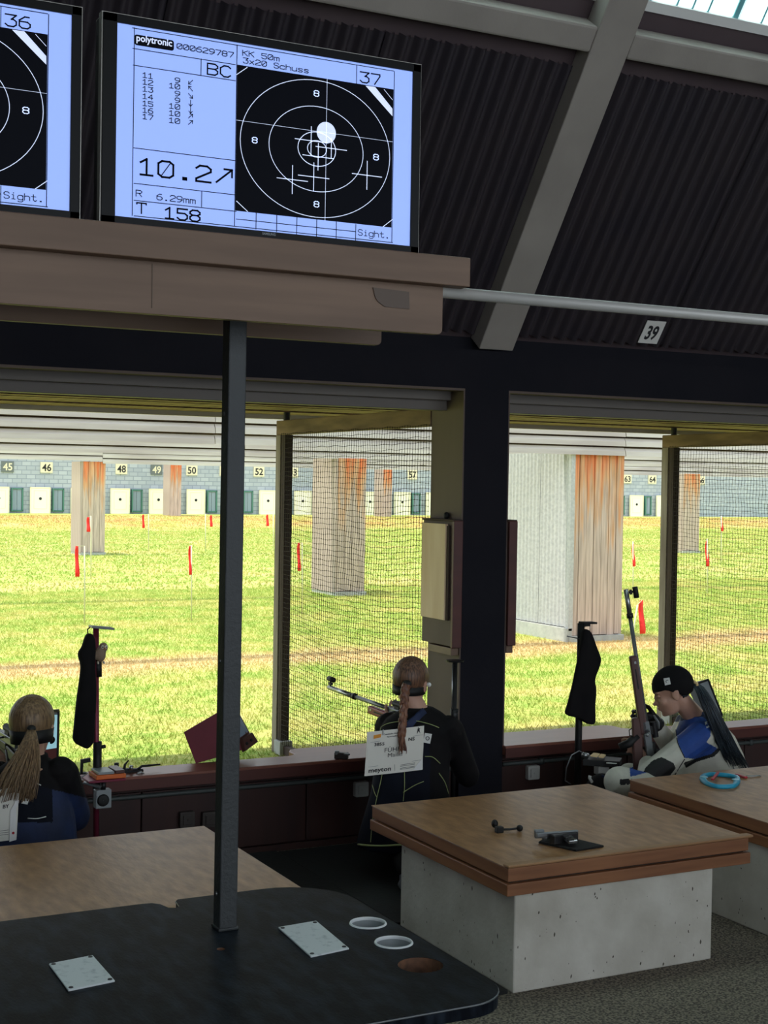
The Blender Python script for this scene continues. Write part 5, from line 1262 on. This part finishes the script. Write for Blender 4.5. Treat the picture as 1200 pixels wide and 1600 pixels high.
def hand_shapes(b, wrist, palm_dir, thumb_side, normal, curl=1.0, k=1.0):
    """palm plus five fingers; palm_dir along the fingers, normal = palm facing side, fingers curl towards it"""
    d, s, n = V(palm_dir).normalized(), V(thumb_side).normalized(), V(normal).normalized(); w_ = V(wrist)
    for o_ in (-.028, -.01, .01, .028): b.cap(w_+d*.015*k+s*o_*k*.8, .016*k, w_+d*.085*k+s*o_*k, .012*k, 10)
    for i, (o_, ln) in enumerate(((.033, .068), (.011, .078), (-.011, .073), (-.032, .058))):
        p = w_+d*.088*k+s*o_*k; ang = .35*curl
        for seg, fr in enumerate((.45, .32, .25)):
            q = p+(d*math.cos(ang)+n*math.sin(ang))*ln*fr*k; b.cap(p, .0092*k-.0007*seg, q, .0085*k-.0008*seg, 8); p = q; ang += .75*curl
    p = w_+d*.025*k+s*.034*k; dirs = (d*.6+s*.75+n*.25).normalized()
    for seg, ln in enumerate((.040, .032, .026)):
        q = p+dirs*ln*k; b.cap(p, .012*k-.001*seg, q, .010*k-.001*seg, 8); p = q; dirs = (dirs+d*.35+n*.5*curl-s*.25).normalized()
def sections(b, secs, Y, ry, grow=0, power=2.4, dyaw=0):
    """torso from photo outlines: (y, xl, xr[, dY]) at distance Y; ellipse across the line of sight"""
    L_ = []
    for s in secs:
        y, xl, xr = s[:3]; dy = s[3] if len(s) > 3 else 0; c = at((xl+xr)/2, y, Y=Y+dy); hw = (xr-xl)/2*depth(c)/F+grow
        v = V((c.x, c.y, 0)).normalized(); r_ = V((v.y, -v.x, 0)); r_ = Matrix.Rotation(dyaw, 3, 'Z') @ r_; f_ = V((-r_.y, r_.x, 0))
        d_ = ry(hw) if callable(ry) else ry+grow
        L_.append((c, r_*hw, f_*d_))
    b.loft(L_, 32, power=power)
def paint(o, fn):
    me = o.data; loc = o.location
    for p in me.polygons: p.material_index = fn(p.center+loc)
def on_surface(bvh, off, x, y, lift=.003):
    r = ray(x, y).normalized(); h = bvh.ray_cast(CAM-off, r, 60)
    if h[0] is None: return None
    return h[0]+off-r*lift
def piping(root, jacket, name, m, lines, rad):
    me = jacket.data; bvh = BVHTree.FromPolygons([v.co.copy() for v in me.vertices], [tuple(p.vertices) for p in me.polygons]); off = V(jacket.location)
    for ln in lines:
        P = curve_pts([V((x, y, 0)) for x, y in ln], 6*(len(ln)-1)); pts = [on_surface(bvh, off, p.x, p.y) for p in P]; pts = [p for p in pts if p is not None]
        runs = [[]]
        for p in pts:
            if runs[-1] and (p-runs[-1][-1]).length > .09: runs.append([])
            runs[-1].append(p)
        for run in runs:
            if len(run) > 2: b = MB(); b.tube(run, rad, 6); b.build(name, m, root, smooth=True)
def quad_frame(q, Y, dys=(0, 0, 0, 0)):
    P = [at(x, y, Y=Y+d_) for (x, y), d_ in zip(q, dys)]
    return P
def bibsheet(root, name, q, Y, dys=(0, 0, 0, 0), curl=0):
    P = quad_frame(q, Y, dys); n = (P[1]-P[0]).cross(P[3]-P[0]).normalized()
    if n.dot(CAM-P[0]) < 0: n = -n
    b = MB(); nu, nv = 12, 8; vs = []; fs = []
    for side in (0, 1):
        for j in range(nv+1):
            for i in range(nu+1):
                u_, v_ = i/nu, j/nv; p = P[0].lerp(P[1], u_).lerp(P[3].lerp(P[2], u_), v_)
                p = p+n*(curl*(math.sin(u_*math.pi)*.6-.3+.25*math.sin(v_*4))-.0012*side); vs.append(p)
    K = (nu+1)*(nv+1)
    for j in range(nv):
        for i in range(nu):
            a = j*(nu+1)+i; f = (a, a+1, a+nu+2, a+nu+1); fs.append(f); fs.append(tuple(K+x for x in f[::-1]))
    rim = [i for i in range(nu+1)]+[(j+1)*(nu+1)-1 for j in range(1, nv+1)]+[nv*(nu+1)+i for i in range(nu-1, -1, -1)]+[j*(nu+1) for j in range(nv-1, 0, -1)]
    for i in range(len(rim)): a, c = rim[i], rim[(i+1) % len(rim)]; fs.append((a, c, c+K, a+K))
    b.add(vs, fs); o = b.build(name, 'bib', root, smooth=False)
    def uv(u_, v_, lift=.002):
        p = P[0].lerp(P[1], u_).lerp(P[3].lerp(P[2], u_), v_); return p+n*(curl*(math.sin(u_*math.pi)*.6-.3+.25*math.sin(v_*4))+lift)
    return o, uv, n
def bib_text(parent, uv, txt, u0, v0, u1, hh, m='ink', bold=.02, name='print'):
    o = uv(u0, v0); e = uv(u1, v0); t_ = uv(u0, v0-hh); b = MB(); put_text(b, txt, o, (e-o).normalized(), (t_-o).normalized(), width=(e-o).length, height=(t_-o).length, bold=bold); b.build(name, m, parent, fixn=False)

# ---------------------------------------------------------------- kneeling shooter with braid (middle)
def person_middle():
    Yb = 5.62
    root = thing('person', 'kneeling person seen from behind with brown braid and dark jacket with white bib', 'person', at(640, 1300, Y=Yb)*1.0)
    root.location.z = 0
    hc = at(642, 1066, Y=5.66); R = rotm(math.radians(52), math.radians(6), math.radians(3)); k = .93
    nb = at(652, 1112, Y=5.62)
    shL, shR = at(608, 1134, Y=5.74), at(702, 1140, Y=5.53); hip = at(640, 1290, Y=5.62)
    elL, haL = at(606, 1176, Y=5.98), at(628, 1136, Y=6.06)
    elR, haR = at(731, 1212, Y=5.66), at(700, 1155, Y=5.90)
    body = MB(); head_shapes(body, hc, R, k); body.cap(hc+R @ V((0, -.018, -.05)), .048, nb, .052)
    secsB = [(1300, 590, 680), (1240, 600, 682), (1180, 603, 690), (1140, 612, 695), (1118, 630, 682)]
    sections(body, secsB, Yb, .085)
    for s, e_, h in ((shL, elL, haL), (shR, elR, haR)):
        body.cap(s, .048, e_, .038); body.cap(e_, .037, h, .026)
    hand_shapes(body, haL, (0.1, .8, .5), (-.9, .1, .2), (.2, -.3, .9), 1.0); hand_shapes(body, haR, (-.4, .7, .3), (0, -.3, .9), (-.8, -.3, 0), 1.2)
    kL = at(612, 1290, Y=6.0); kL.z = .40; fL = V((kL.x-.03, 6.02, .06)); kR = V((hip.x+.12, 5.98, .08)); fR = V((hip.x-.12, 5.40, .075))
    hipL = hip+V((-.07, .03, -.02)); hipR = hip+V((.08, 0, -.02))
    for a, c, d_ in ((hipL, kL, fL), (hipR, kR, fR)): body.cap(a, .075, c, .055); body.cap(c, .052, d_, .036)
    body.build('body', 'skin', root, smooth=True, remesh=.0055, smoothit=3)
    face_parts(root, hc, R, k)
    # trousers and shoes
    tr_ = MB()
    for a, c, d_ in ((hipL, kL, fL), (hipR, kR, fR)): tr_.cap(a, .098, c, .075); tr_.cap(c, .072, d_+V((0, 0, .02)), .052)
    tr_.ell(hip+V((0, 0, -.04)), (.16, .12, .09)); tr_.build('trousers', 'blackcloth', root, smooth=True, remesh=.010, smoothit=3)
    for f_, d_ in ((fL, V((-.02, .11, -.02))), (fR, V((-.05, -.12, -.02)))):
        b = MB(); b.cap(f_+V((0, 0, -.015)), .042, f_+d_, .034); b.ell(f_+d_*.5+V((0, 0, -.03)), (.045, .08, .022)); b.build('shoe', 'shoe', root, smooth=True, remesh=.007, smoothit=2)
    # jacket
    j = MB(); secs = [(1322, 556, 716), (1300, 561, 712), (1270, 570, 706), (1240, 579, 702), (1200, 585, 702), (1165, 589, 706), (1140, 593, 712), (1124, 603, 705), (1112, 622, 690), (1104, 636, 676)]
    sections(j, secs, Yb, lambda hw: min(.15, hw*.72), power=2.3)
    for s, e_, h in ((shL, elL, haL), (shR, elR, haR)): j.cap(s, .066, e_, .056); j.cap(e_, .055, e_.lerp(h, .8), .042)
    jk = j.build('jacket', ['navy', 'blackcloth'], root, smooth=True, remesh=.0075, smoothit=4)
    paint(jk, lambda p: 1 if px(p)[1] < 1150 or px(p)[0] > 672 else 0)
    piping(jk, jk, 'piping', 'lime', [[(594, 1150), (596, 1136), (612, 1129), (645, 1126), (670, 1131), (686, 1137)], [(632, 1206), (632, 1230), (630, 1252)], [(630, 1238), (648, 1227), (662, 1221)],
          [(598, 1205), (594, 1225), (588, 1250), (582, 1282), (579, 1316)], [(580, 1220), (585, 1238), (589, 1246)], [(664, 1182), (676, 1183), (688, 1193)], [(686, 1208), (695, 1222), (701, 1240)], [(635, 1104), (648, 1099), (660, 1104)]], .0017)
    hm = [(556.5, 1319), (575, 1321), (600, 1321.5), (625, 1320), (650, 1318), (680, 1316), (712, 1314)]
    piping(jk, jk, 'hem_band', 'lime', [hm], .0045)
    b = MB(); b.loft([(nb+V((0, 0, -.02)), V((.07, 0, 0)), V((0, .066, 0))), (nb+V((0, 0, .022)), V((.062, 0, 0)), V((0, .06, 0)))], 24); b.build('collar', 'blackcloth', root, smooth=True)
    # sling strap across the right shoulder
    me = jk.data; bvh = BVHTree.FromPolygons([v.co.copy() for v in me.vertices], [tuple(p.vertices) for p in me.polygons])
    b = MB(); P = [on_surface(bvh, V(jk.location), x, y, .006) for x, y in ((672, 1102), (664, 1111), (652, 1122), (640, 1132), (627, 1141))]; P = [p for p in P if p]
    b.tube(P, .019, 8, flat=.25, upv=-fwd); b.build('sling_strap', 'dkblue', root, smooth=True)
    # badge
    P = [on_surface(bvh, V(jk.location), x, y, .004) for x, y in ((664, 1145), (675, 1147), (672, 1162), (661, 1160))]
    if all(P): b = MB(); b.prism(P, -fwd*.001); bd = b.build('badge', 'white', jk); c_ = sum(P, V((0, 0, 0)))/4; b = MB(); b.lathe(c_-fwd*.0025, [(.006, 0), (.009, 0)], -fwd, 16); b.build('badge_ring', 'ink', bd)
    # hair, headband, braid
    hair_cap(root, hc, R, k, 'brown')
    hbd = band(root, hc, R, k, 'black', -.052, -.012, .12)
    b = MB(); p = hc+R @ V((.088, .0, -.0)); b.ell(p, (.011, .011, .011), nu=12, nv=8); b.build('white_button', 'white', hbd, smooth=True)
    bp = hc+R @ V((0, -.112, -.02))
    bp = at(636, 1069, Y=5.555)
    b = MB(); b.ell(bp, (.022, .018, .018)); b.build('hair_tie', 'black', root, smooth=True)
    P = curve_pts([at(634, 1073, Y=5.545), at(632, 1090, Y=5.53), at(631, 1108, Y=5.50), at(629, 1130, Y=5.475), at(628, 1148, Y=5.462)], 13)
    br = MB()
    for i, p in enumerate(P):
        s_ = .0125*(1-.02*i)
        for q in range(3):
            a = i*1.05+q*2.094; br.ell(p+V((math.cos(a)*.0125, math.sin(a)*.007, 0)), (s_, s_*.8, .017), nu=10, nv=7)
    br.build('braid', 'brownred', root, smooth=True, remesh=.0035, smoothit=1)
    P = curve_pts([at(628, 1146, Y=5.462), at(628, 1160, Y=5.452), at(629, 1177, Y=5.447)], 8)
    strands(root, 'braid_tail', 'brownred', None, P, 40, .0035, .009, .021, 3)
    # bib
    o, uv, n_ = bibsheet(root, 'bib', [(574, 1144), (663, 1134), (660, 1203), (570, 1213)], 5.475, (0, .0, .0, .0), .006)
    bib_text(o, uv, '3855', .13, .335, .30, .072); bib_text(o, uv, 'FÜHR', .31, .50, .60, .12, bold=0); bib_text(o, uv, 'NS', .72, .30, .83, .075); bib_text(o, uv, 'Mailin', .37, .62, .62, .09, bold=0)
    bib_text(o, uv, 'meyton', .06, .93, .44, .085); bib_text(o, uv, 'Deutsche Meister', .28, .105, .60, .03); bib_text(o, uv, 'Sportschießen', .34, .165, .60, .028)
    b = MB(); b.prism([uv(.11, .085, .002), uv(.24, .07, .002), uv(.23, .15, .002), uv(.11, .165, .002)], n_*.0003); b.build('orange_logo', 'bibor', o)
    b = MB()
    for (u0, v0, u1, v1) in ((.06, .24, .98, .20), (.05, .80, .98, .77), (.5, .80, .51, .95)): b.bar(uv(u0, v0, .0015), uv(u1, v1, .0015), .0012, .0005, n_)
    b.build('rule_line', 'greymetal', o)
    for (v0) in (.83, .86, .905, .93): b = MB(); b.bar(uv(.60, v0+.0, .0015), uv(.86, v0-.012, .0015), .0016, .0005, n_); b.build('small_print', 'ink', o)
    b = MB(); c_ = uv(.90, .085, .002); e1 = (uv(.95, .085)-uv(.9, .085)).normalized(); e2 = (uv(.9, .0)-uv(.9, .1)).normalized()
    b.add([c_+e1*x_*.012+e2*y_*.016 for x_, y_ in ((-.7, -1), (0, -.2), (.7, -1), (.3, .1), (.6, .6), (0, .4), (-.2, 1), (-.5, .3))], [(0, 1, 2, 3, 4, 5, 6, 7)]); b.build('eagle_mark', 'ink', o, fixn=False)
    b = MB(); b.prism([uv(.82, .98, .002), uv(.99, .72, .004), uv(1.0, .99, .004)], n_*.001); b.build('plastic_corner', 'foil', o)
    b = MB(); b.bar(uv(.27, .10, .004), uv(.265, -.02, .004), .006, .004, n_); b.build('bib_clip', 'steel', o, bevel=.001)
    b = MB(); p0 = at(722, 1152, Y=5.52); b.box(p0.x-.018, p0.x+.018, p0.y, p0.y+.003, p0.z-.05, p0.z+.012); b.build('pocket_tag', 'white', root)
    return root
person_middle()
rifle(at(514, 1074, Y=6.72), at(690, 1136, Y=5.68), 'target rifle with red fore-end aimed out beside the net by the kneeling shooter', 'stockred')

# ---------------------------------------------------------------- blonde shooter (left)
def person_left():
    Yb = 5.66
    root = thing('person', 'person with blonde ponytail and dark blue jacket at the left edge, seen from behind', 'person', at(45, 1300, Y=Yb)); root.location.z = 0
    hc = at(51, 1136, Y=5.70); R = rotm(math.radians(30), math.radians(8), math.radians(-3)); k = 1.0
    nb = at(48, 1186, Y=5.66); shL, shR = at(-12, 1212, Y=5.78), at(96, 1208, Y=5.60); hip = at(38, 1400, Y=5.66); hip.z = .16
    elL, haL = at(-20, 1265, Y=6.0), at(5, 1190, Y=6.15); elR, haR = at(118, 1275, Y=5.74), at(60, 1230, Y=5.98)
    body = MB(); head_shapes(body, hc, R, k); body.cap(hc+R @ V((0, -.018, -.05)), .05, nb, .055)
    sections(body, [(1380, -18, 95), (1300, -15, 92), (1250, -12, 92), (1215, -4, 88), (1195, 14, 78)], Yb, .09)
    for s, e_, h in ((shL, elL, haL), (shR, elR, haR)): body.cap(s, .05, e_, .04); body.cap(e_, .038, h, .027)
    hand_shapes(body, haL, (.2, .8, .4), (-.9, .2, .2), (.2, -.3, .9)); hand_shapes(body, haR, (-.5, .7, .2), (0, -.3, .9), (-.8, -.3, 0), 1.2)
    kL = V((hip.x-.05, 6.04, .38)); fL = V((hip.x-.07, 6.04, .06)); kR = V((hip.x+.15, 5.98, .08)); fR = V((hip.x-.05, 5.36, .07)); hl = hip+V((-.08, 0, 0)); hr = hip+V((.08, 0, 0))
    for a, c, d_ in ((hl, kL, fL), (hr, kR, fR)): body.cap(a, .075, c, .055); body.cap(c, .052, d_, .036)
    body.build('body', 'skin', root, smooth=True, remesh=.006, smoothit=3); face_parts(root, hc, R, k)
    tr_ = MB()
    for a, c, d_ in ((hl, kL, fL), (hr, kR, fR)): tr_.cap(a, .098, c, .075); tr_.cap(c, .072, d_+V((0, 0, .02)), .052)
    tr_.ell(hip, (.16, .12, .09)); tr_.build('trousers', 'blackcloth', root, smooth=True, remesh=.012, smoothit=2)
    for f_, d_ in ((fL, V((-.02, .11, -.02))), (fR, V((-.05, -.12, -.02)))): b = MB(); b.cap(f_+V((0, 0, -.015)), .042, f_+d_, .034); b.build('shoe', 'shoe', root, smooth=True, remesh=.008, smoothit=2)
    j = MB(); sections(j, [(1360, -42, 122), (1320, -40, 120), (1280, -36, 116), (1245, -30, 108), (1218, -22, 104), (1202, -6, 98), (1190, 12, 84), (1182, 26, 72)], Yb, lambda hw: min(.155, hw*.72), power=2.3)
    for s, e_, h in ((shL, elL, haL), (shR, elR, haR)): j.cap(s, .068, e_, .062); j.cap(e_, .058, e_.lerp(h, .8), .043)
    jk = j.build('jacket', ['navy', 'dkblue', 'blackcloth'], root, smooth=True, remesh=.0048, smoothit=4)
    paint(jk, lambda p: 2 if px(p)[1] < 1228+(px(p)[0]-60)*.25 else (1 if px(p)[0] > 82 or px(p)[1] > 1285 else 0))
    piping(jk, jk, 'piping', 'white', [[(56, 1223), (60, 1225), (64, 1227)], [(43, 1278.5), (58, 1279), (72, 1276)]], .002)
    b = MB(); b.loft([(nb+V((0, 0, -.03)), V((.078, 0, 0)), V((0, .072, 0))), (nb+V((0, 0, .02)), V((.066, 0, 0)), V((0, .062, 0)))], 24); b.build('collar', 'blackcloth', root, smooth=True)
    hair_cap(root, hc, R, k, 'blonde', low=-.06, thick=.014); band(root, hc, R, k, 'black', -.058, -.006, .10, grow=.018)
    tie = at(49, 1139, Y=5.555); b = MB(); b.ell(tie, (.018, .018, .016)); b.build('hair_tie', 'black', root, smooth=True)
    P = curve_pts([at(49, 1139, Y=5.55), at(47, 1158, Y=5.52), at(38, 1185, Y=5.495), at(26, 1215, Y=5.47), at(16, 1250, Y=5.46)], 12)
    strands(root, 'ponytail', 'blonde', None, P, 320, .0030, .012, .082, 5)
    P = curve_pts([at(50, 1140, Y=5.55), at(54, 1165, Y=5.51), at(54, 1200, Y=5.48), at(46, 1235, Y=5.465), at(40, 1252, Y=5.46)], 12)
    strands(root, 'ponytail_lock', 'blonde', None, P, 120, .0028, .010, .034, 9)
    o, uv, n_ = bibsheet(root, 'bib', [(-62, 1243), (30, 1229), (26, 1312), (-66, 1322)], 5.455, (0, 0, 0, 0), .004)
    bib_text(o, uv, 'BY', .73, .37, .84, .07)
    b = MB(); P = [uv(.91, .0, .003), uv(1.01, -.02, .004), uv(1.0, .30, .004), uv(.96, .40, .004), uv(.99, 1.0, .004), uv(.87, 1.02, .004), uv(.86, .42, .004), uv(.93, .30, .004)]; b.prism(P, n_*.001); b.build('plastic_corner', 'foil', o)
    b = MB(); b.lathe(uv(.93, .86, .0055), [(.0005, .001), (.005, .001), (.005, 0)], n_, 12); b.build('red_dot', 'red', o)
    for v0 in (.80, .84, .88): b = MB(); b.bar(uv(.5, v0, .0015), uv(.85, v0-.004, .0015), .0014, .0005, n_); b.build('small_print', 'ink', o)
    me = jk.data; bvh = BVHTree.FromPolygons([v.co.copy() for v in me.vertices], [tuple(p.vertices) for p in me.polygons])
    P = [on_surface(bvh, V(jk.location), x, y, .006) for x, y in ((36, 1242), (47, 1244), (43, 1257), (33, 1255))]
    if all(P): b = MB(); b.prism(P, -fwd*.001); b.build('badge', 'white', jk)
    return root
person_left()
rifle(at(-70, 1096, Y=6.75), at(66, 1186, Y=5.76), 'target rifle at the left edge held by the blonde shooter', 'dark')

# ---------------------------------------------------------------- capped shooter in blue and white (right)
def person_right():
    Yb = 5.68
    root = thing('person', 'seated person in black cap and blue white jacket holding a rifle upright', 'person', at(1090, 1300, Y=Yb)); root.location.z = 0
    vdir = math.atan2(at(1050, 1080, Y=5.7).x, 5.7)
    yaw = vdir-math.pi/2-.10
    hc = at(1051, 1080, Y=5.68); R = rotm(yaw, math.radians(22), 0); k = .98
    nb = at(1085, 1120, Y=5.70)
    v = V((math.sin(vdir), math.cos(vdir), 0)); side = V((v.y, -v.x, 0))   # side = to the right in the picture
    shN = at(1096, 1142, Y=5.70)-v*.13; shF = at(1078, 1138, Y=5.70)+v*.14; hip = at(1105, 1290, Y=5.70); hip.z = .14
    elN = at(1014, 1212, Y=5.56); haN = at(1012, 1190, Y=5.74)
    elF = at(1052, 1172, Y=5.86); haF = at(1024, 1134, Y=5.79)
    body = MB(); head_shapes(body, hc, R, k); body.cap(hc+R @ V((0, -.02, -.05)), .048, nb, .054)
    sections(body, [(1280, 1062, 1150), (1210, 1062, 1150), (1160, 1064, 1140), (1132, 1070, 1124)], 5.70, .14)
    for s, e_, h in ((shN, elN, haN), (shF, elF, haF)): body.cap(s, .046, e_, .04); body.cap(e_, .038, h, .026)
    hand_shapes(body, haN, (-.2, .7, .5), (-.3, 0, .9), (-.7, .2, 0), 1.1)
    kN = at(968, 1222, Y=5.50); fN = V((kN.x+.1, kN.y-.1, .06)); kF = at(985, 1215, Y=5.95); fF = V((kF.x+.05, kF.y-.02, .05)); hN = hip-v*.08; hF = hip+v*.08
    fN = at(1010, 1300, Y=5.6); fN.z = .07; fF.z = .06
    for a, c, d_ in ((hN, kN, fN), (hF, kF, fF)): body.cap(a, .075, c, .055); body.cap(c, .052, d_, .036)
    body.build('body', 'skin', root, smooth=True, remesh=.0055, smoothit=3); face_parts(root, hc, R, k, closed=True)
    tr_ = MB()
    for a, c, d_ in ((hN, kN, fN), (hF, kF, fF)): tr_.cap(a, .10, c, .077); tr_.cap(c, .076, d_, .055)
    tr_.ell(hip, (.14, .14, .09)); tk = tr_.build('trousers', ['jwhite', 'royal', 'black'], root, smooth=True, remesh=.0055, smoothit=3)
    def trp(p):
        x, y = px(p)
        if inpoly(x, y, [(984, 1200), (1012, 1190), (1014, 1206), (992, 1212), (985, 1213)]): return 1
        if inpoly(x, y, [(968, 1218), (990, 1217), (990, 1225), (969, 1226)]): return 2
        return 0
    paint(tk, trp)
    for f_ in (fN, fF): b = MB(); b.cap(f_, .045, f_-side*.13+V((0, 0, -.02)), .036); b.build('shoe', 'shoe', root, smooth=True, remesh=.008, smoothit=2)
    j = MB(); sections(j, [(1300, 1036, 1180), (1235, 1040, 1177), (1205, 1043, 1170), (1175, 1047, 1160), (1150, 1052, 1148), (1130, 1060, 1130), (1116, 1070, 1108)], 5.70, lambda hw: min(.165, hw*.9+.03), power=2.3)
    j.cap(shN, .075, elN, .062); j.cap(elN, .06, haN.lerp(elN, .2), .046); j.cap(shF, .075, elF, .06); j.cap(elF, .058, haF.lerp(elF, .15), .044)
    jk = j.build('jacket', ['jwhite', 'royal', 'black', 'dkblue'], root, smooth=True, remesh=.0045, smoothit=4)
    blue = [(1062, 1126), (1090, 1116), (1112, 1128), (1110, 1150), (1104, 1160), (1122, 1170), (1112, 1178), (1085, 1186), (1070, 1184), (1060, 1162), (1056, 1142)]
    blk = [(1008, 1200), (1020, 1188), (1034, 1183), (1052, 1192), (1056, 1200), (1044, 1216), (1000, 1222)]
    edge = [(1112, 1178), (1122, 1168), (1126, 1172), (1116, 1182), (1090, 1190), (1072, 1200), (1068, 1192), (1085, 1186)]
    def jp(p):
        x, y = px(p)
        if inpoly(x, y, blk): return 2
        if inpoly(x, y, edge): return 2
        if inpoly(x, y, blue): return 1
        if y < 1128 and x < 1125: return 3
        return 0
    paint(jk, jp)
    piping(jk, jk, 'seam', 'black', [[(1056, 1140), (1059, 1160), (1070, 1184)], [(1070, 1186), (1058, 1205), (1050, 1220)], [(1118, 1128), (1134, 1160), (1152, 1196)]], .0022)
    b = MB(); b.loft([(nb+V((0, 0, -.045)), side*.07, v*.075), (nb+V((0, 0, .03))-side*.012, side*.058, v*.062)], 24); b.build('collar', 'dkblue', root, smooth=True)
    me = jk.data; bvh = BVHTree.FromPolygons([q.co.copy() for q in me.vertices], [tuple(p.vertices) for p in me.polygons])
    P = [on_surface(bvh, V(jk.location), x, y, .006) for x, y in ((1101, 1128), (1108, 1126), (1110, 1135), (1104, 1138))]
    if all(P): b = MB(); b.prism(P, -fwd*.002); b.build('badge', 'white', jk)
    # white bib edge on the back
    b = MB(); P = [at(1117, 1128, Y=5.60), at(1124, 1126, Y=5.66), at(1180, 1232, Y=5.68), at(1160, 1232, Y=5.58)]; b.prism(P, (0, .002, 0)); b.build('bib', 'bib', root)
    # cap
    cp = MB(); nu, nv = 40, 22; vs = []; fs = []; keep = {}
    for i in range(nv+1):
        th = math.pi*i/nv*.72
        for q in range(nu):
            a = 2*math.pi*q/nu; p = V((math.sin(th)*math.cos(a)*.0865, -.012+math.sin(th)*math.sin(a)*.1075, .03+math.cos(th)*.099)); 
            lim = .030 if p.y > .03 else (.030-(.03-p.y)*.85 if p.y > -.03 else -.021-(-.03-p.y)*.55)
            keep[(i, q)] = p.z > lim-.006
            if p.z < lim: p.z = lim
            vs.append(hc+R @ (p*k))
    for i in range(nv):
        for q in range(nu):
            if keep[(i, q)] or keep[(i, (q+1) % nu)]: fs.append((i*nu+q, i*nu+(q+1) % nu, (i+1)*nu+(q+1) % nu, (i+1)*nu+q))
    cp.add(vs, fs); co = cp.build('cap', 'blackcloth', root, smooth=True); md = co.modifiers.new('solid', 'SOLIDIFY'); md.thickness = .006; md.offset = -1
    me = co.data; bvh2 = BVHTree.FromPolygons([q.co.copy() for q in me.vertices], [tuple(p.vertices) for p in me.polygons])
    P = [on_surface(bvh2, V(co.location), x, y, .004) for x, y in ((1036.5, 1060), (1046, 1058.5), (1048, 1069), (1039, 1071))]
    if all(P):
        b = MB(); b.prism(P, -fwd*.002); lb = b.build('cap_label', 'white', co, bevel=.001); c_ = sum(P, V((0, 0, 0)))/4; b = MB(); b.lathe(c_-fwd*.003, [(.004, 0), (.008, 0)], -fwd, 14); b.build('label_mark', 'greymetal', lb)
    # nape hair and ponytail
    hair_cap(root, hc, R, k*.985, 'darkhair', low=-.07, front=-.03, fz=.08, thick=.008)
    P = curve_pts([at(1079, 1070, Y=5.64), at(1092, 1074, Y=5.60), at(1106, 1100, Y=5.55), at(1122, 1135, Y=5.53), at(1138, 1170, Y=5.53), at(1158, 1208, Y=5.54)], 14)
    strands(root, 'ponytail', 'darkhair', None, P, 320, .0030, .018, .072, 11)
    b = MB(); b.tube([at(1082, 1064, Y=5.62), at(1089, 1068, Y=5.6), at(1090, 1076, Y=5.6)], .008, 8); b.build('hair_tie', 'tan', root, smooth=True)
    # shooting glove on the far hand around the rifle
    b = MB(); c_ = at(1010, 1122, Y=5.76); ax = (at(1003, 1080, Y=5.76)-c_).normalized()
    hand_shapes(b, at(1030, 1130, Y=5.80), -side*.9+V((0, 0, .15)), V((0, 0, 1)), -v, 1.25, 1.12)
    b.cap(haF, .038, at(1028, 1131, Y=5.80), .036); b.build('glove', ['dark'], root, smooth=True, remesh=.0045, smoothit=2)
    b = MB(); b.tube([at(1022, 1118, Y=5.76), at(1028, 1128, Y=5.755), at(1029, 1138, Y=5.76)], [.010, .014, .010], 8, flat=.4); b.build('glove_patch', 'mongrey', root, smooth=True)
    return root
person_right()
rifle(at(978, 921, Y=5.77), at(1030, 1262, Y=5.70), 'target rifle held upright by the capped shooter at right', 'stockbrown', upv=(1, -.5, 0), fe=(.30, .66), rc=(.60, .76), bl=(.1, .66), drop=.016, mt_=.12)
